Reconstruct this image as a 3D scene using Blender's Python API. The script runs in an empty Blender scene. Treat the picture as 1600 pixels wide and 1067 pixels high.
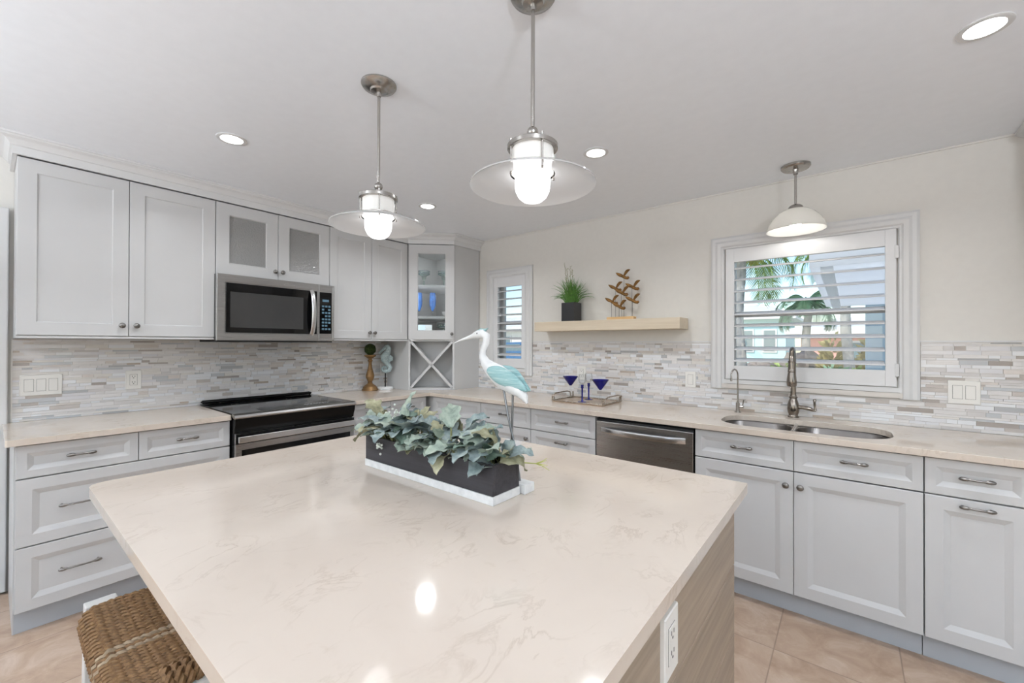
import bpy, bmesh, math, random
from mathutils import Vector, Matrix, noise
PI = math.pi
S = bpy.context.scene
C = S.collection
random.seed(11)

# ---------------------------------------------------------------- camera
cam = bpy.data.cameras.new('camera'); cam.sensor_width = 36; cam.lens = 14.775; cam.clip_start = .02
co = bpy.data.objects.new('camera', cam); C.objects.link(co)
Fw = Vector((-.62521465, .78043596, .0051341)); Rt = Vector((.78045225, .62520874, .00288248)); Up = Rt.cross(Fw)
co.matrix_world = Matrix(((Rt.x, Up.x, -Fw.x, 3.5711), (Rt.y, Up.y, -Fw.y, -3.1167), (Rt.z, Up.z, -Fw.z, 1.3528), (0, 0, 0, 1)))
S.camera = co

# ---------------------------------------------------------------- light
S.view_settings.view_transform = 'Standard'; S.view_settings.look = 'None'
S.view_settings.exposure = -0.5; S.view_settings.gamma = 1.0
W = bpy.data.worlds.new('world'); S.world = W; W.use_nodes = True
wn = W.node_tree.nodes; wl = W.node_tree.links
sky = wn.new('ShaderNodeTexSky'); sky.sky_type = 'NISHITA'; sky.sun_disc = False
sky.sun_elevation = math.radians(42); sky.sun_rotation = math.radians(200); sky.air_density = 1.0; sky.dust_density = .6
wn['Background'].inputs[1].default_value = .36
wl.new(sky.outputs[0], wn['Background'].inputs[0])

def lamp(name, kind, loc, energy, color=(1, 1, 1), rot=(0, 0, 0), **kw):
    l = bpy.data.lights.new(name, kind); l.energy = energy; l.color = color
    for k, v in kw.items(): setattr(l, k, v)
    o = bpy.data.objects.new(name, l); C.objects.link(o); o.location = loc; o.rotation_euler = rot
    return o
lamp('sun', 'SUN', (0, -5, 8), 5, (1, .95, .88), (math.radians(44), 0, math.radians(-22)), angle=.01)
# daylight through the sliding doors and side window of the living area behind the camera
lamp('daylight_sliding_doors', 'AREA', (3.0, -7.9, 1.15), 32, (.62, .79, 1), (math.radians(94), 0, 0), shape='RECTANGLE', size=4.2, size_y=2.0)
lamp('daylight_side_window', 'AREA', (7.35, -3.6, 1.3), 15, (.82, .91, 1), (math.radians(92), 0, math.radians(90)), shape='RECTANGLE', size=3.0, size_y=1.9)

# two fill lights added behind the camera, shining up to brighten the ceiling
lamp('ceiling_fill_light', 'AREA', (1.6, -4.9, 1.7), 180, (.88, .94, 1), (PI, 0, 0), shape='DISK', size=.4)
lamp('ceiling_fill_light', 'AREA', (4.9, -3.7, 1.7), 235, (.88, .94, 1), (PI, 0, 0), shape='DISK', size=.4)

# ---------------------------------------------------------------- materials
def lin(h):
    if isinstance(h, str):
        h = h.lstrip('#'); h = [int(h[i:i+2], 16) / 255 for i in (0, 2, 4)]
    return tuple((c / 12.92 if c <= .04045 else ((c + .055) / 1.055) ** 2.4) for c in h) + (1,)

class Mat:
    def __init__(s, name):
        s.m = bpy.data.materials.new(name); s.m.use_nodes = True
        s.n = s.m.node_tree.nodes; s.l = s.m.node_tree.links; s.b = s.n['Principled BSDF']
    def new(s, t, **kw):
        x = s.n.new(t)
        for k, v in kw.items(): setattr(x, k, v)
        return x
    def link(s, a, b): s.l.new(a, b)
    def set(s, **kw):
        for k, v in kw.items(): s.b.inputs[k.replace('_', ' ')].default_value = v
        return s
    def coord(s, kind='Object', scale=(1, 1, 1), rot=(0, 0, 0)):
        if kind == 'World': o = s.new('ShaderNodeNewGeometry').outputs['Position']
        else: o = s.new('ShaderNodeTexCoord').outputs[kind]
        mp = s.new('ShaderNodeMapping'); mp.inputs['Scale'].default_value = scale; mp.inputs['Rotation'].default_value = rot
        s.link(o, mp.inputs['Vector']); return mp.outputs[0]
    def noise(s, vec, scale=5, detail=3, rough=.5, dist=0):
        x = s.new('ShaderNodeTexNoise'); x.inputs['Scale'].default_value = scale; x.inputs['Detail'].default_value = detail
        x.inputs['Roughness'].default_value = rough; x.inputs['Distortion'].default_value = dist
        s.link(vec, x.inputs['Vector']); return x.outputs[0]
    def ramp(s, fac, stops, interp='LINEAR'):
        r = s.new('ShaderNodeValToRGB'); e = r.color_ramp.elements; r.color_ramp.interpolation = interp
        while len(e) < len(stops): e.new(.5)
        for i, (p, c) in enumerate(stops): e[i].position = p; e[i].color = c if len(c) == 4 else tuple(c) + (1,)
        s.link(fac, r.inputs[0]); return r.outputs[0]
    def mix(s, fac, a, b, mode='MIX'):
        x = s.new('ShaderNodeMix', data_type='RGBA', blend_type=mode)
        for sock, v in ((x.inputs[0], fac), (x.inputs[6], a), (x.inputs[7], b)):
            if hasattr(v, 'is_linked') or hasattr(v, 'links'): s.link(v, sock)
            else: sock.default_value = v
        return x.outputs[2]
    def bump(s, h, strength=.2, dist=.01):
        x = s.new('ShaderNodeBump'); x.inputs['Strength'].default_value = strength; x.inputs['Distance'].default_value = dist
        s.link(h, x.inputs['Height']); s.link(x.outputs[0], s.b.inputs['Normal'])
    def math(s, op, a, b=None):
        x = s.new('ShaderNodeMath', operation=op)
        for i, v in enumerate((a, b)):
            if v is None: continue
            if isinstance(v, (int, float)): x.inputs[i].default_value = v
            else: s.link(v, x.inputs[i])
        return x.outputs[0]

def plain(name, col, rough=.5, metal=0, var=.04, nscale=8, bump=0, **kw):
    M = Mat(name); c = lin(col); M.set(Roughness=rough, Metallic=metal, **{k: v for k, v in kw.items()})
    n = M.noise(M.coord(), nscale, 3)
    lo = tuple(max(0, x * (1 - var)) for x in c[:3]); hi = tuple(min(1, x * (1 + var)) for x in c[:3])
    M.link(M.ramp(n, [(.3, lo), (.7, hi)]), M.b.inputs['Base Color'])
    if bump: M.bump(M.noise(M.coord(), nscale * 6, 2), bump, .003)
    return M.m

def brushed(name, col, rough=.3, sc=(2, 200, 200), var=.06, metal=1):
    M = Mat(name); M.set(Metallic=metal, Roughness=rough); c = lin(col)
    n = M.noise(M.coord('Object', sc), 3, 3)
    M.link(M.ramp(n, [(.3, [x * (1 - var) for x in c[:3]]), (.7, [min(1, x * (1 + var)) for x in c[:3]])]), M.b.inputs['Base Color'])
    r = M.ramp(n, [(.2, (rough * .8,) * 3), (.8, (rough * 1.2,) * 3)]); M.link(r, M.b.inputs['Roughness'])
    return M.m

m_ceiling = plain('ceiling_paint', '#f0f3f8', .35, var=.012, nscale=20, bump=.03)
m_wall = plain('cream_wall_paint', '#dedbd5', .6, var=.012, nscale=30, bump=.03)
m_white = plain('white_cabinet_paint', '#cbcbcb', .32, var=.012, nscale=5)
m_trim = plain('white_trim_paint', '#d8d8d8', .35, var=.012)
m_sill = plain('pale_stone_sill', '#d6d0ca', .3, var=.05)
m_shutter = plain('white_shutter_paint', '#dededf', .35, var=.012)
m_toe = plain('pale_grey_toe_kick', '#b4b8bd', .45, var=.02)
m_plastic = plain('white_plastic', '#e9e7e2', .35, var=.01)
m_slot = plain('dark_slot', '#2a2826', .6)
m_nickel = brushed('brushed_nickel', '#aeaaa5', .25, (5, 5, 5), .02)
m_nickel_dark = brushed('dark_brushed_nickel', '#8a827a', .25, (6, 6, 6), .03)
m_pull = brushed('pewter_pull', '#85827f', .3, (20, 20, 20))
m_steel = brushed('stainless_steel', '#a8a7a6', .3, (1.5, 1.5, 220), .05)
m_steel_bright = brushed('bright_stainless', '#d2d2d2', .24, (1.5, 1.5, 220), .05)
m_sink = brushed('sink_steel', '#6e6a67', .3, (8, 2, 2), .04)
m_blackglass = plain('black_glass', '#0b0b0c', .07, var=.02, **{'Specular IOR Level': .3}); m_black = plain('black_enamel', '#0d0d0d', .25, var=.05, **{'Specular IOR Level': .2})
m_blackmatte = plain('black_matte', '#1b1b1c', .55, var=.08)
m_keypad = plain('keypad_print', '#5c7f93', .35); m_glyph = plain('white_print', '#d9dbdc', .5)
m_bronze = brushed('antique_gold_wood', '#8a6a44', .42, (3, 3, 30), .25, metal=.55)
m_birdwood = plain('bronze_wood', '#8a6538', .34, metal=.7, var=.35, nscale=40)
m_rod = plain('dark_rod', '#4c4640', .35, metal=.8)
m_pine = plain('pale_pine', '#d9b27c', .5, var=.08, nscale=12)
m_moss = plain('moss_green', '#2d3d12', .9, var=.5, nscale=60, bump=.8)
m_pot = plain('black_ceramic_pot', '#1d1d1f', .35, var=.1)
m_cobalt = plain('cobalt_glass', '#0a0f70', .06, var=.05, IOR=1.5)
m_traymetal = brushed('tray_metal', '#a79c90', .28, (20, 20, 20))
m_traybase = plain('tray_base', '#b39b83', .18, var=.06)
m_egret = plain('egret_white_paint', '#f0f1f2', .45, var=.05, nscale=45, bump=.15)
m_legmetal = brushed('grey_leg_metal', '#8d8f92', .35, (20, 20, 20))
m_seahorse = None
m_berry = plain('white_berry', '#e6ebe2', .4); m_twig = plain('yellow_green_twig', '#a5ab5a', .6, var=.15)
m_stem = plain('olive_stem', '#7c7f52', .6, var=.15)
m_grass = plain('grass_blade_green', '#4f7d2c', .45, var=.45, nscale=50); m_grassflower = plain('grass_seed_head', '#7d7a3a', .6, var=.3, nscale=60)
m_stoolwhite = plain('stool_white_paint', '#dcdcda', .4)
m_screw = plain('screw_cream', '#d8d4ca', .4)

def m_glass_make(name, col=(1, 1, 1, 1), rough=0.0, fk=1.0):
    M = Mat(name); n = M.n; M.n.remove(M.b)
    tr = M.new('ShaderNodeBsdfTransparent'); tr.inputs[0].default_value = col
    gl = M.new('ShaderNodeBsdfGlossy'); gl.inputs['Roughness'].default_value = rough
    lw = M.new('ShaderNodeFresnel'); lw.inputs[0].default_value = 1.45
    mx = M.new('ShaderNodeMixShader'); M.link(M.math('MULTIPLY', lw.outputs[0], fk), mx.inputs[0]); M.link(tr.outputs[0], mx.inputs[1]); M.link(gl.outputs[0], mx.inputs[2])
    M.link(mx.outputs[0], n['Material Output'].inputs[0]); return M.m
m_glass = m_glass_make('window_glass', (.96, .98, .98, 1), .01)
m_clear = m_glass_make('clear_glassware', (.98, .985, .985, 1), .02, .25)
m_greenglass = m_glass_make('green_tinted_glassware', (.78, .85, .82, 1), .02, .6)
m_blueclear = m_glass_make('blue_blown_glass', (.22, .45, .78, 1), .05)
m_rim = plain('blue_grey_glass_rim', '#4d5d63', .15)

def mk_rain():
    M = Mat('seeded_cabinet_glass'); M.set(Roughness=.08, Metallic=0); M.b.inputs['Base Color'].default_value = lin('#a9a9a8')
    v = M.new('ShaderNodeTexVoronoi'); v.inputs['Scale'].default_value = 110; M.link(M.coord(), v.inputs['Vector'])
    M.bump(v.outputs[0], .5, .004); M.b.inputs['Transmission Weight'].default_value = .25
    return M.m
m_rain = mk_rain()

def mk_quartz():
    M = Mat('cream_quartz'); M.set(Roughness=.07); M.b.inputs['Specular IOR Level'].default_value = .55
    w = M.coord('World')
    cloud = M.ramp(M.noise(w, 2.6, 4, .55, .4), [(.3, lin('#cec1b4')), (.72, lin('#d8ccbf'))])
    mid = M.noise(M.coord('World', (9, 5, 5), (0, 0, .5)), 1.0, 6, .62, 1.4)
    v1 = M.math('ABSOLUTE', M.math('SUBTRACT', mid, .5))
    vein = M.ramp(v1, [(0, (1, 1, 1)), (.012, (.55,) * 3), (.035, (0, 0, 0))])
    mask = M.ramp(M.noise(w, 5.5, 3), [(.45, (0, 0, 0)), (.66, (.55,) * 3)])
    c = M.mix(M.mix(1.0, vein, mask, 'MULTIPLY'), cloud, lin('#b5a595'))
    blotch = M.ramp(M.noise(M.coord('World', (1, 1, 1)), 16, 4, .6, .8), [(.62, (0, 0, 0)), (.74, (.35,) * 3)])
    c = M.mix(blotch, c, lin('#c4b4a2'))
    M.link(c, M.b.inputs['Base Color']); return M.m
m_quartz = mk_quartz()

def mk_wood(name, a, b, axis='x', sc=1.0, rough=.5, seam=None):
    M = Mat(name); M.set(Roughness=rough)
    s = {'x': (1.2, 30, 30), 'y': (30, 1.2, 30), 'z': (30, 30, 1.2)}[axis]
    v = M.coord('World', tuple(k * sc for k in s))
    n1 = M.noise(v, 1.0, 5, .6, .6); n2 = M.noise(v, 4.0, 3, .6)
    f = M.math('ADD', M.math('MULTIPLY', n1, .7), M.math('MULTIPLY', n2, .3))
    c = M.ramp(f, [(.3, lin(a)), (.68, lin(b))])
    M.link(c, M.b.inputs['Base Color']); M.bump(n2, .08, .002); return M.m
m_islandwood = mk_wood('greyed_oak_panel', '#7d6f60', '#a59482', 'y', .8)
m_shelfwood = mk_wood('pale_oak_shelf', '#cabaa2', '#ddd0bb', 'x', 1.0)
m_planterwood = mk_wood('charcoal_planter_wood', '#1e1d20', '#37353a', 'x', 2.0, .6)
m_planterwhite = plain('whitewashed_band', '#eceded', .6, var=.08, nscale=40)

def mk_floor():
    M = Mat('beige_floor_tile'); M.set(Roughness=.38)
    g = M.new('ShaderNodeNewGeometry').outputs['Position']
    sep = M.new('ShaderNodeSeparateXYZ'); M.link(g, sep.inputs[0])
    T = .4355; es = []
    for ax, off in ((0, 3.31), (1, -.924)):
        u = M.math('DIVIDE', M.math('SUBTRACT', sep.outputs[ax], off - 40 * T), T)
        fr = M.math('FRACT', u); d = M.math('MINIMUM', fr, M.math('SUBTRACT', 1.0, fr)); es.append((M.math('MULTIPLY', d, T), M.math('FLOOR', u)))
    dist = M.math('MINIMUM', es[0][0], es[1][0])
    grout = M.ramp(dist, [(.0022, (1, 1, 1)), (.0034, (0, 0, 0))])
    cmb = M.new('ShaderNodeCombineXYZ'); M.link(es[0][1], cmb.inputs[0]); M.link(es[1][1], cmb.inputs[1])
    wn_ = M.new('ShaderNodeTexWhiteNoise'); M.link(cmb.outputs[0], wn_.inputs[0])
    off = M.new('ShaderNodeVectorMath', operation='MULTIPLY_ADD'); M.link(wn_.outputs[1], off.inputs[0]); off.inputs[1].default_value = (9, 9, 9); M.link(g, off.inputs[2])
    n = M.noise(off.outputs[0], 7, 6, .65, .6)
    c = M.ramp(n, [(.28, lin('#9b826e')), (.5, lin('#b39c88')), (.72, lin('#c9b6a6'))])
    c = M.mix(M.math('MULTIPLY', wn_.outputs[0], .18), c, lin('#ad9077'))
    c = M.mix(grout, c, lin('#8a7566'))
    M.link(c, M.b.inputs['Base Color'])
    h = M.ramp(dist, [(.0015, (0, 0, 0)), (.005, (1, 1, 1))]); M.bump(h, .35, .002)
    return M.m
m_floor = mk_floor()

def mk_tile(name, rough, streak):
    M = Mat(name); M.set(Roughness=rough)
    a = M.new('ShaderNodeAttribute', attribute_name='tile_colour')
    n = M.noise(M.coord('World', (14, 14, 160)), 1.0, 4, .6, .3)
    c = M.mix(1.0, a.outputs['Color'], M.ramp(n, [(.25, (1 - streak,) * 3), (.75, (1.0,) * 3)]), 'MULTIPLY')
    M.link(c, M.b.inputs['Base Color']); return M.m
m_tile_stone = mk_tile('honed_stone_mosaic', .38, .16); m_tile_glass = mk_tile('glass_mosaic', .07, .04)
m_grout = plain('pale_grout', '#dcd8d3', .8, var=.03)

def mk_rope():
    M = Mat('brown_seagrass_rope'); M.set(Roughness=.8)
    n = M.noise(M.coord('Object', (60, 60, 60)), 1.5, 4, .7)
    M.link(M.ramp(n, [(.25, lin('#4d3820')), (.5, lin('#6f5233')), (.8, lin('#8d6d46'))]), M.b.inputs['Base Color'])
    M.bump(n, .25, .002); return M.m
m_rope = mk_rope(); m_rope_pale = plain('pale_rope', '#93816a', .8, var=.25, nscale=80)

def mk_seahorse():
    M = Mat('speckled_seafoam_stone'); M.set(Roughness=.85)
    n = M.noise(M.coord(), 130, 3, .8)
    M.link(M.ramp(n, [(.3, lin('#7c9499')), (.5, lin('#b0c4c6')), (.65, lin('#e0e6e4'))]), M.b.inputs['Base Color']); M.bump(n, .9, .004); return M.m
m_seahorse = mk_seahorse()

def mk_teal():
    M = Mat('weathered_teal_paint'); M.set(Roughness=.5)
    v = M.coord('Object', (9, 40, 120), (0, .42, 0)); n = M.noise(v, 1.3, 3, .6, .3)
    c = M.ramp(n, [(.3, lin('#7ba7aa')), (.5, lin('#97bfc1')), (.66, lin('#b3d0d0')), (.74, lin('#e3efec'))])
    M.link(c, M.b.inputs['Base Color']); M.bump(n, .4, .003); return M.m
m_teal = mk_teal()

def leafmat(name, a, b, c3):
    M = Mat(name); M.set(Roughness=.6)
    n = M.noise(M.coord('Object', (1, 1, 1)), 28, 4, .6)
    M.link(M.ramp(n, [(.3, lin(a)), (.5, lin(b)), (.72, lin(c3))]), M.b.inputs['Base Color'])
    M.b.inputs['Subsurface Weight'].default_value = 0; M.bump(M.noise(M.coord(), 160, 2), .25, .002); return M.m
m_leafs = [leafmat('dusty_blue_green_leaf', '#5a686a', '#849392', '#aeb8b2'), leafmat('grey_green_leaf', '#6d7d73', '#98a698', '#b9c2b2'),
           leafmat('olive_leaf', '#6b6b50', '#9c997b', '#bbb89c'), leafmat('deep_green_leaf', '#36493f', '#506458', '#6f8273')]

def mk_emit(name, col, st):
    M = Mat(name); M.set(Roughness=.3); M.b.inputs['Base Color'].default_value = lin('#f4f3f0')
    M.b.inputs['Emission Color'].default_value = lin(col); M.b.inputs['Emission Strength'].default_value = st; return M.m
m_lens = mk_emit('lit_led_lens', '#fffdfa', 14)
m_globe = mk_emit('lit_opal_globe', '#fcfcff', 5)
m_neck = mk_emit('lit_opal_neck', '#fffaf3', .22)
m_bulb = mk_emit('lit_bulb', '#fffdf8', 70)
def mk_opal(name, col, trans, alpha):
    M = Mat(name); n = M.n; n.remove(M.b)
    d = M.new('ShaderNodeBsdfDiffuse'); d.inputs[0].default_value = lin(col)
    t = M.new('ShaderNodeBsdfTranslucent'); t.inputs[0].default_value = lin(col)
    g = M.new('ShaderNodeBsdfGlossy'); g.inputs['Roughness'].default_value = .06
    tp = M.new('ShaderNodeBsdfTransparent'); fr = M.new('ShaderNodeFresnel'); fr.inputs[0].default_value = 1.45
    a = M.new('ShaderNodeMixShader'); a.inputs[0].default_value = trans; M.link(d.outputs[0], a.inputs[1]); M.link(t.outputs[0], a.inputs[2])
    b = M.new('ShaderNodeMixShader'); b.inputs[0].default_value = alpha; M.link(a.outputs[0], b.inputs[1]); M.link(tp.outputs[0], b.inputs[2])
    c = M.new('ShaderNodeMixShader'); M.link(fr.outputs[0], c.inputs[0]); M.link(b.outputs[0], c.inputs[1]); M.link(g.outputs[0], c.inputs[2])
    M.link(c.outputs[0], n['Material Output'].inputs[0]); return M.m
m_shade = mk_opal('frosted_glass_shade', '#fafafa', .5, .05)
m_alab = mk_opal('white_alabaster_shade', '#fbf9f5', .66, .0)

# ---------------------------------------------------------------- mesh builder
class MB:
    def __init__(s): s.v = []; s.f = []; s.mi = []; s.cur = 0; s.T = None
    def av(s, p):
        p = Vector(p)
        if s.T is not None: p = s.T @ p
        s.v.append(p); return len(s.v) - 1
    def af(s, idx): s.f.append(tuple(idx)); s.mi.append(s.cur)
    def box(s, a, b):
        x0, y0, z0 = (min(p, q) for p, q in zip(a, b)); x1, y1, z1 = (max(p, q) for p, q in zip(a, b))
        i = [s.av(p) for p in ((x0, y0, z0), (x1, y0, z0), (x1, y1, z0), (x0, y1, z0), (x0, y0, z1), (x1, y0, z1), (x1, y1, z1), (x0, y1, z1))]
        for q in ((0, 3, 2, 1), (4, 5, 6, 7), (0, 1, 5, 4), (1, 2, 6, 5), (2, 3, 7, 6), (3, 0, 4, 7)): s.af([i[k] for k in q])
        return s
    def fbox(s, fr, a, b):
        i = []
        for w in (a[2], b[2]):
            for u, v in ((a[0], a[1]), (b[0], a[1]), (b[0], b[1]), (a[0], b[1])): i.append(s.av(fr(u, v, w)))
        for q in ((0, 3, 2, 1), (4, 5, 6, 7), (0, 1, 5, 4), (1, 2, 6, 5), (2, 3, 7, 6), (3, 0, 4, 7)): s.af([i[k] for k in q])
        return s
    def loft(s, loops, cap0=True, cap1=True, closed=True):
        ids = [[s.av(p) for p in l] for l in loops]; n = len(ids[0])
        for a, b in zip(ids, ids[1:]):
            for k in range(n if closed else n - 1):
                s.af((a[k], a[(k + 1) % n], b[(k + 1) % n], b[k]))
        if cap0: s.af(list(reversed(ids[0])))
        if cap1: s.af(ids[-1])
        return s
    def tube(s, pts, r, seg=8, cap=True, flat=1.0, ref=None):
        pts = [Vector(p) for p in pts]; n = len(pts); rs = r if isinstance(r, (list, tuple)) else [r] * n
        loops = []; prev = None
        for k in range(n):
            t = (pts[min(k + 1, n - 1)] - pts[max(k - 1, 0)])
            t = t.normalized() if t.length > 1e-9 else Vector((0, 0, 1))
            if prev is None:
                a = Vector(ref) if ref else (Vector((0, 0, 1)) if abs(t.z) < .9 else Vector((1, 0, 0)))
            else: a = prev
            nn = (a - t * a.dot(t))
            nn = nn.normalized() if nn.length > 1e-6 else t.orthogonal().normalized()
            bb = t.cross(nn); prev = nn
            loops.append([pts[k] + (nn * math.cos(2 * PI * j / seg) + bb * flat * math.sin(2 * PI * j / seg)) * rs[k] for j in range(seg)])
        return s.loft(loops, cap, cap)
    def lathe(s, prof, o=(0, 0, 0), ax=(0, 0, 1), seg=24, cap=True):
        o = Vector(o); ax = Vector(ax).normalized(); n = ax.orthogonal().normalized(); b = ax.cross(n)
        loops = [[o + ax * h + (n * math.cos(2 * PI * j / seg) + b * math.sin(2 * PI * j / seg)) * max(r, 1e-5) for j in range(seg)] for r, h in prof]
        return s.loft(loops, cap, cap)
    def ball(s, c, r, seg=14, sq=(1, 1, 1), rings=8):
        c = Vector(c)
        loops = []
        for k in range(rings + 1):
            th = PI * k / rings; rr = max(math.sin(th), 1e-4)
            loops.append([c + Vector((math.cos(2 * PI * j / seg) * rr * sq[0], math.sin(2 * PI * j / seg) * rr * sq[1], -math.cos(th) * sq[2])) * r for j in range(seg)])
        return s.loft(loops)
    def panel(s, fr, u0, v0, u1, v1, n0, n1, frame, bev, dep, hole=False, ch=.0015):
        def lp(i, n): return [s.av(fr(u0 + i, v0 + i, n)), s.av(fr(u1 - i, v0 + i, n)), s.av(fr(u1 - i, v1 - i, n)), s.av(fr(u0 + i, v1 - i, n))]
        L = [lp(0, n0), lp(0, n1 - ch), lp(ch, n1), lp(frame, n1), lp(frame + bev, n1 - dep)]
        if hole: L.append(lp(frame + bev, n0))
        for a, b in zip(L, L[1:]):
            for k in range(4): s.af((a[k], a[(k + 1) % 4], b[(k + 1) % 4], b[k]))
        if hole:
            a, b = L[-1], L[0]
            for k in range(4): s.af((a[k], a[(k + 1) % 4], b[(k + 1) % 4], b[k]))
        else: s.af(list(reversed(L[0]))); s.af(L[-1])
        return s
    def build(s, name, mat, parent=None, smooth=None, bevel=0, label=None):
        mats = mat if isinstance(mat, (list, tuple)) else [mat]
        off = Vector((0, 0, 0)); p = parent
        while p is not None: off += p.location; p = p.parent
        loc = Vector((0, 0, 0))
        if parent is None and s.v:
            xs = [v.x for v in s.v]; ys = [v.y for v in s.v]; zs = [v.z for v in s.v]
            loc = Vector(((min(xs) + max(xs)) / 2, (min(ys) + max(ys)) / 2, min(zs)))
        d = off + loc
        me = bpy.data.meshes.new(name); me.from_pydata([tuple(v - d) for v in s.v], [], s.f)
        for m in mats: me.materials.append(m)
        me.polygons.foreach_set('material_index', s.mi)
        bm = bmesh.new(); bm.from_mesh(me); bmesh.ops.recalc_face_normals(bm, faces=bm.faces); bm.to_mesh(me); bm.free()
        if smooth:
            me.polygons.foreach_set('use_smooth', [True] * len(me.polygons)); me.set_sharp_from_angle(angle=math.radians(smooth))
        me.update()
        o = bpy.data.objects.new(name, me); C.objects.link(o); o.location = loc
        if parent is not None: o.parent = parent
        if bevel:
            b = o.modifiers.new('bevel', 'BEVEL'); b.width = bevel; b.segments = 2; b.limit_method = 'ANGLE'; b.angle_limit = math.radians(40); b.harden_normals = False
        if label: o['label'] = label
        return o

def tag(o, label, cat, group=None):
    o['label'] = label; o['category'] = cat
    if group: o['group'] = group
    return o
def thing(name, loc, label, cat, group=None):
    o = bpy.data.objects.new(name, None); C.objects.link(o); o.location = loc; o.empty_display_size = .05
    return tag(o, label, cat, group)
def struct(name, mb, mat, **kw):
    o = mb.build(name, mat, **kw); o['kind'] = 'structure'; return o
def structroot(name, loc):
    o = bpy.data.objects.new(name, None); C.objects.link(o); o.location = loc; o['kind'] = 'structure'; return o
def dup(root, loc=None, label=None, rotz=None):
    r = root.copy(); C.objects.link(r)
    if loc is not None: r.location = loc
    if rotz is not None: r.rotation_euler.z = rotz
    if label: r['label'] = label
    for ch in list(root.children):
        c = ch.copy(); C.objects.link(c); c.parent = r
        for g in list(ch.children):
            d = g.copy(); C.objects.link(d); d.parent = c
    return r
class Fr:
    def __init__(s, o, U, N): s.o = Vector(o); s.U = Vector(U).normalized(); s.N = Vector(N).normalized(); s.V = Vector((0, 0, 1))
    def __call__(s, u, v, n): return s.o + s.U * u + s.V * v + s.N * n
def left_fr(y0): return Fr((0, y0, 0), (0, 1, 0), (1, 0, 0))      # stove wall, u grows to the corner
def sink_fr(x0): return Fr((x0, 0, 0), (1, 0, 0), (0, -1, 0))     # sink wall, u grows to the right

# ---------------------------------------------------------------- room shell
XR, YF, ZC = 7.4, -8.0, 2.38
def wall_holes(axis, c0, c1, lo, hi, ztop, holes):
    """wall slab along an axis with rectangular holes, in one mesh"""
    mb = MB(); cuts = sorted(holes); p = lo
    def bx(a, b, z0, z1):
        if b - a < 1e-4 or z1 - z0 < 1e-4: return
        if axis == 'x': mb.box((a, c0, z0), (b, c1, z1))
        else: mb.box((c0, a, z0), (c1, b, z1))
    for a, b, z0, z1 in cuts:
        bx(p, a, 0, ztop); bx(a, b, 0, z0); bx(a, b, z1, ztop); p = b
    bx(p, hi, 0, ztop); return mb
struct('floor', MB().box((-.2, YF - .2, -.12), (XR + .2, .2, 0)), m_floor)
struct('ceiling', MB().box((-.2, YF - .2, ZC), (XR + .2, .2, ZC + .12)), m_ceiling)
WB = (2.924, 3.777, 1.12, 1.99); WS = (.859, 1.247, 1.12, 1.99)
wall_back = struct('wall_back', wall_holes('x', 0, .15, 0, XR, ZC, [WB, WS]), m_wall)
wall_left = struct('wall_left', wall_holes('y', -.15, 0, YF, .15, ZC, []), m_wall)
struct('wall_right', wall_holes('y', XR, XR + .15, YF, .15, ZC, [(-5.2, -2.0, .3, 2.2)]), m_wall)
struct('wall_front', wall_holes('x', YF - .15, YF, 0, XR, ZC, [(.9, 5.1, .02, 2.15)]), m_wall)
# white slab door standing in the left wall next to the cabinets
d1 = structroot('door_1', (.02, -3.5, 0))
MB().box((.004, -3.95, .012), (.038, -3.047, 2.077)).build('door_slab', m_trim, d1, bevel=.006)
# strip of wall trim along ceiling of sink wall
struct('trim_1', MB().box((.70, -.008, ZC - .010), (4.2, -.0005, ZC - .0005)), m_wall)

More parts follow.
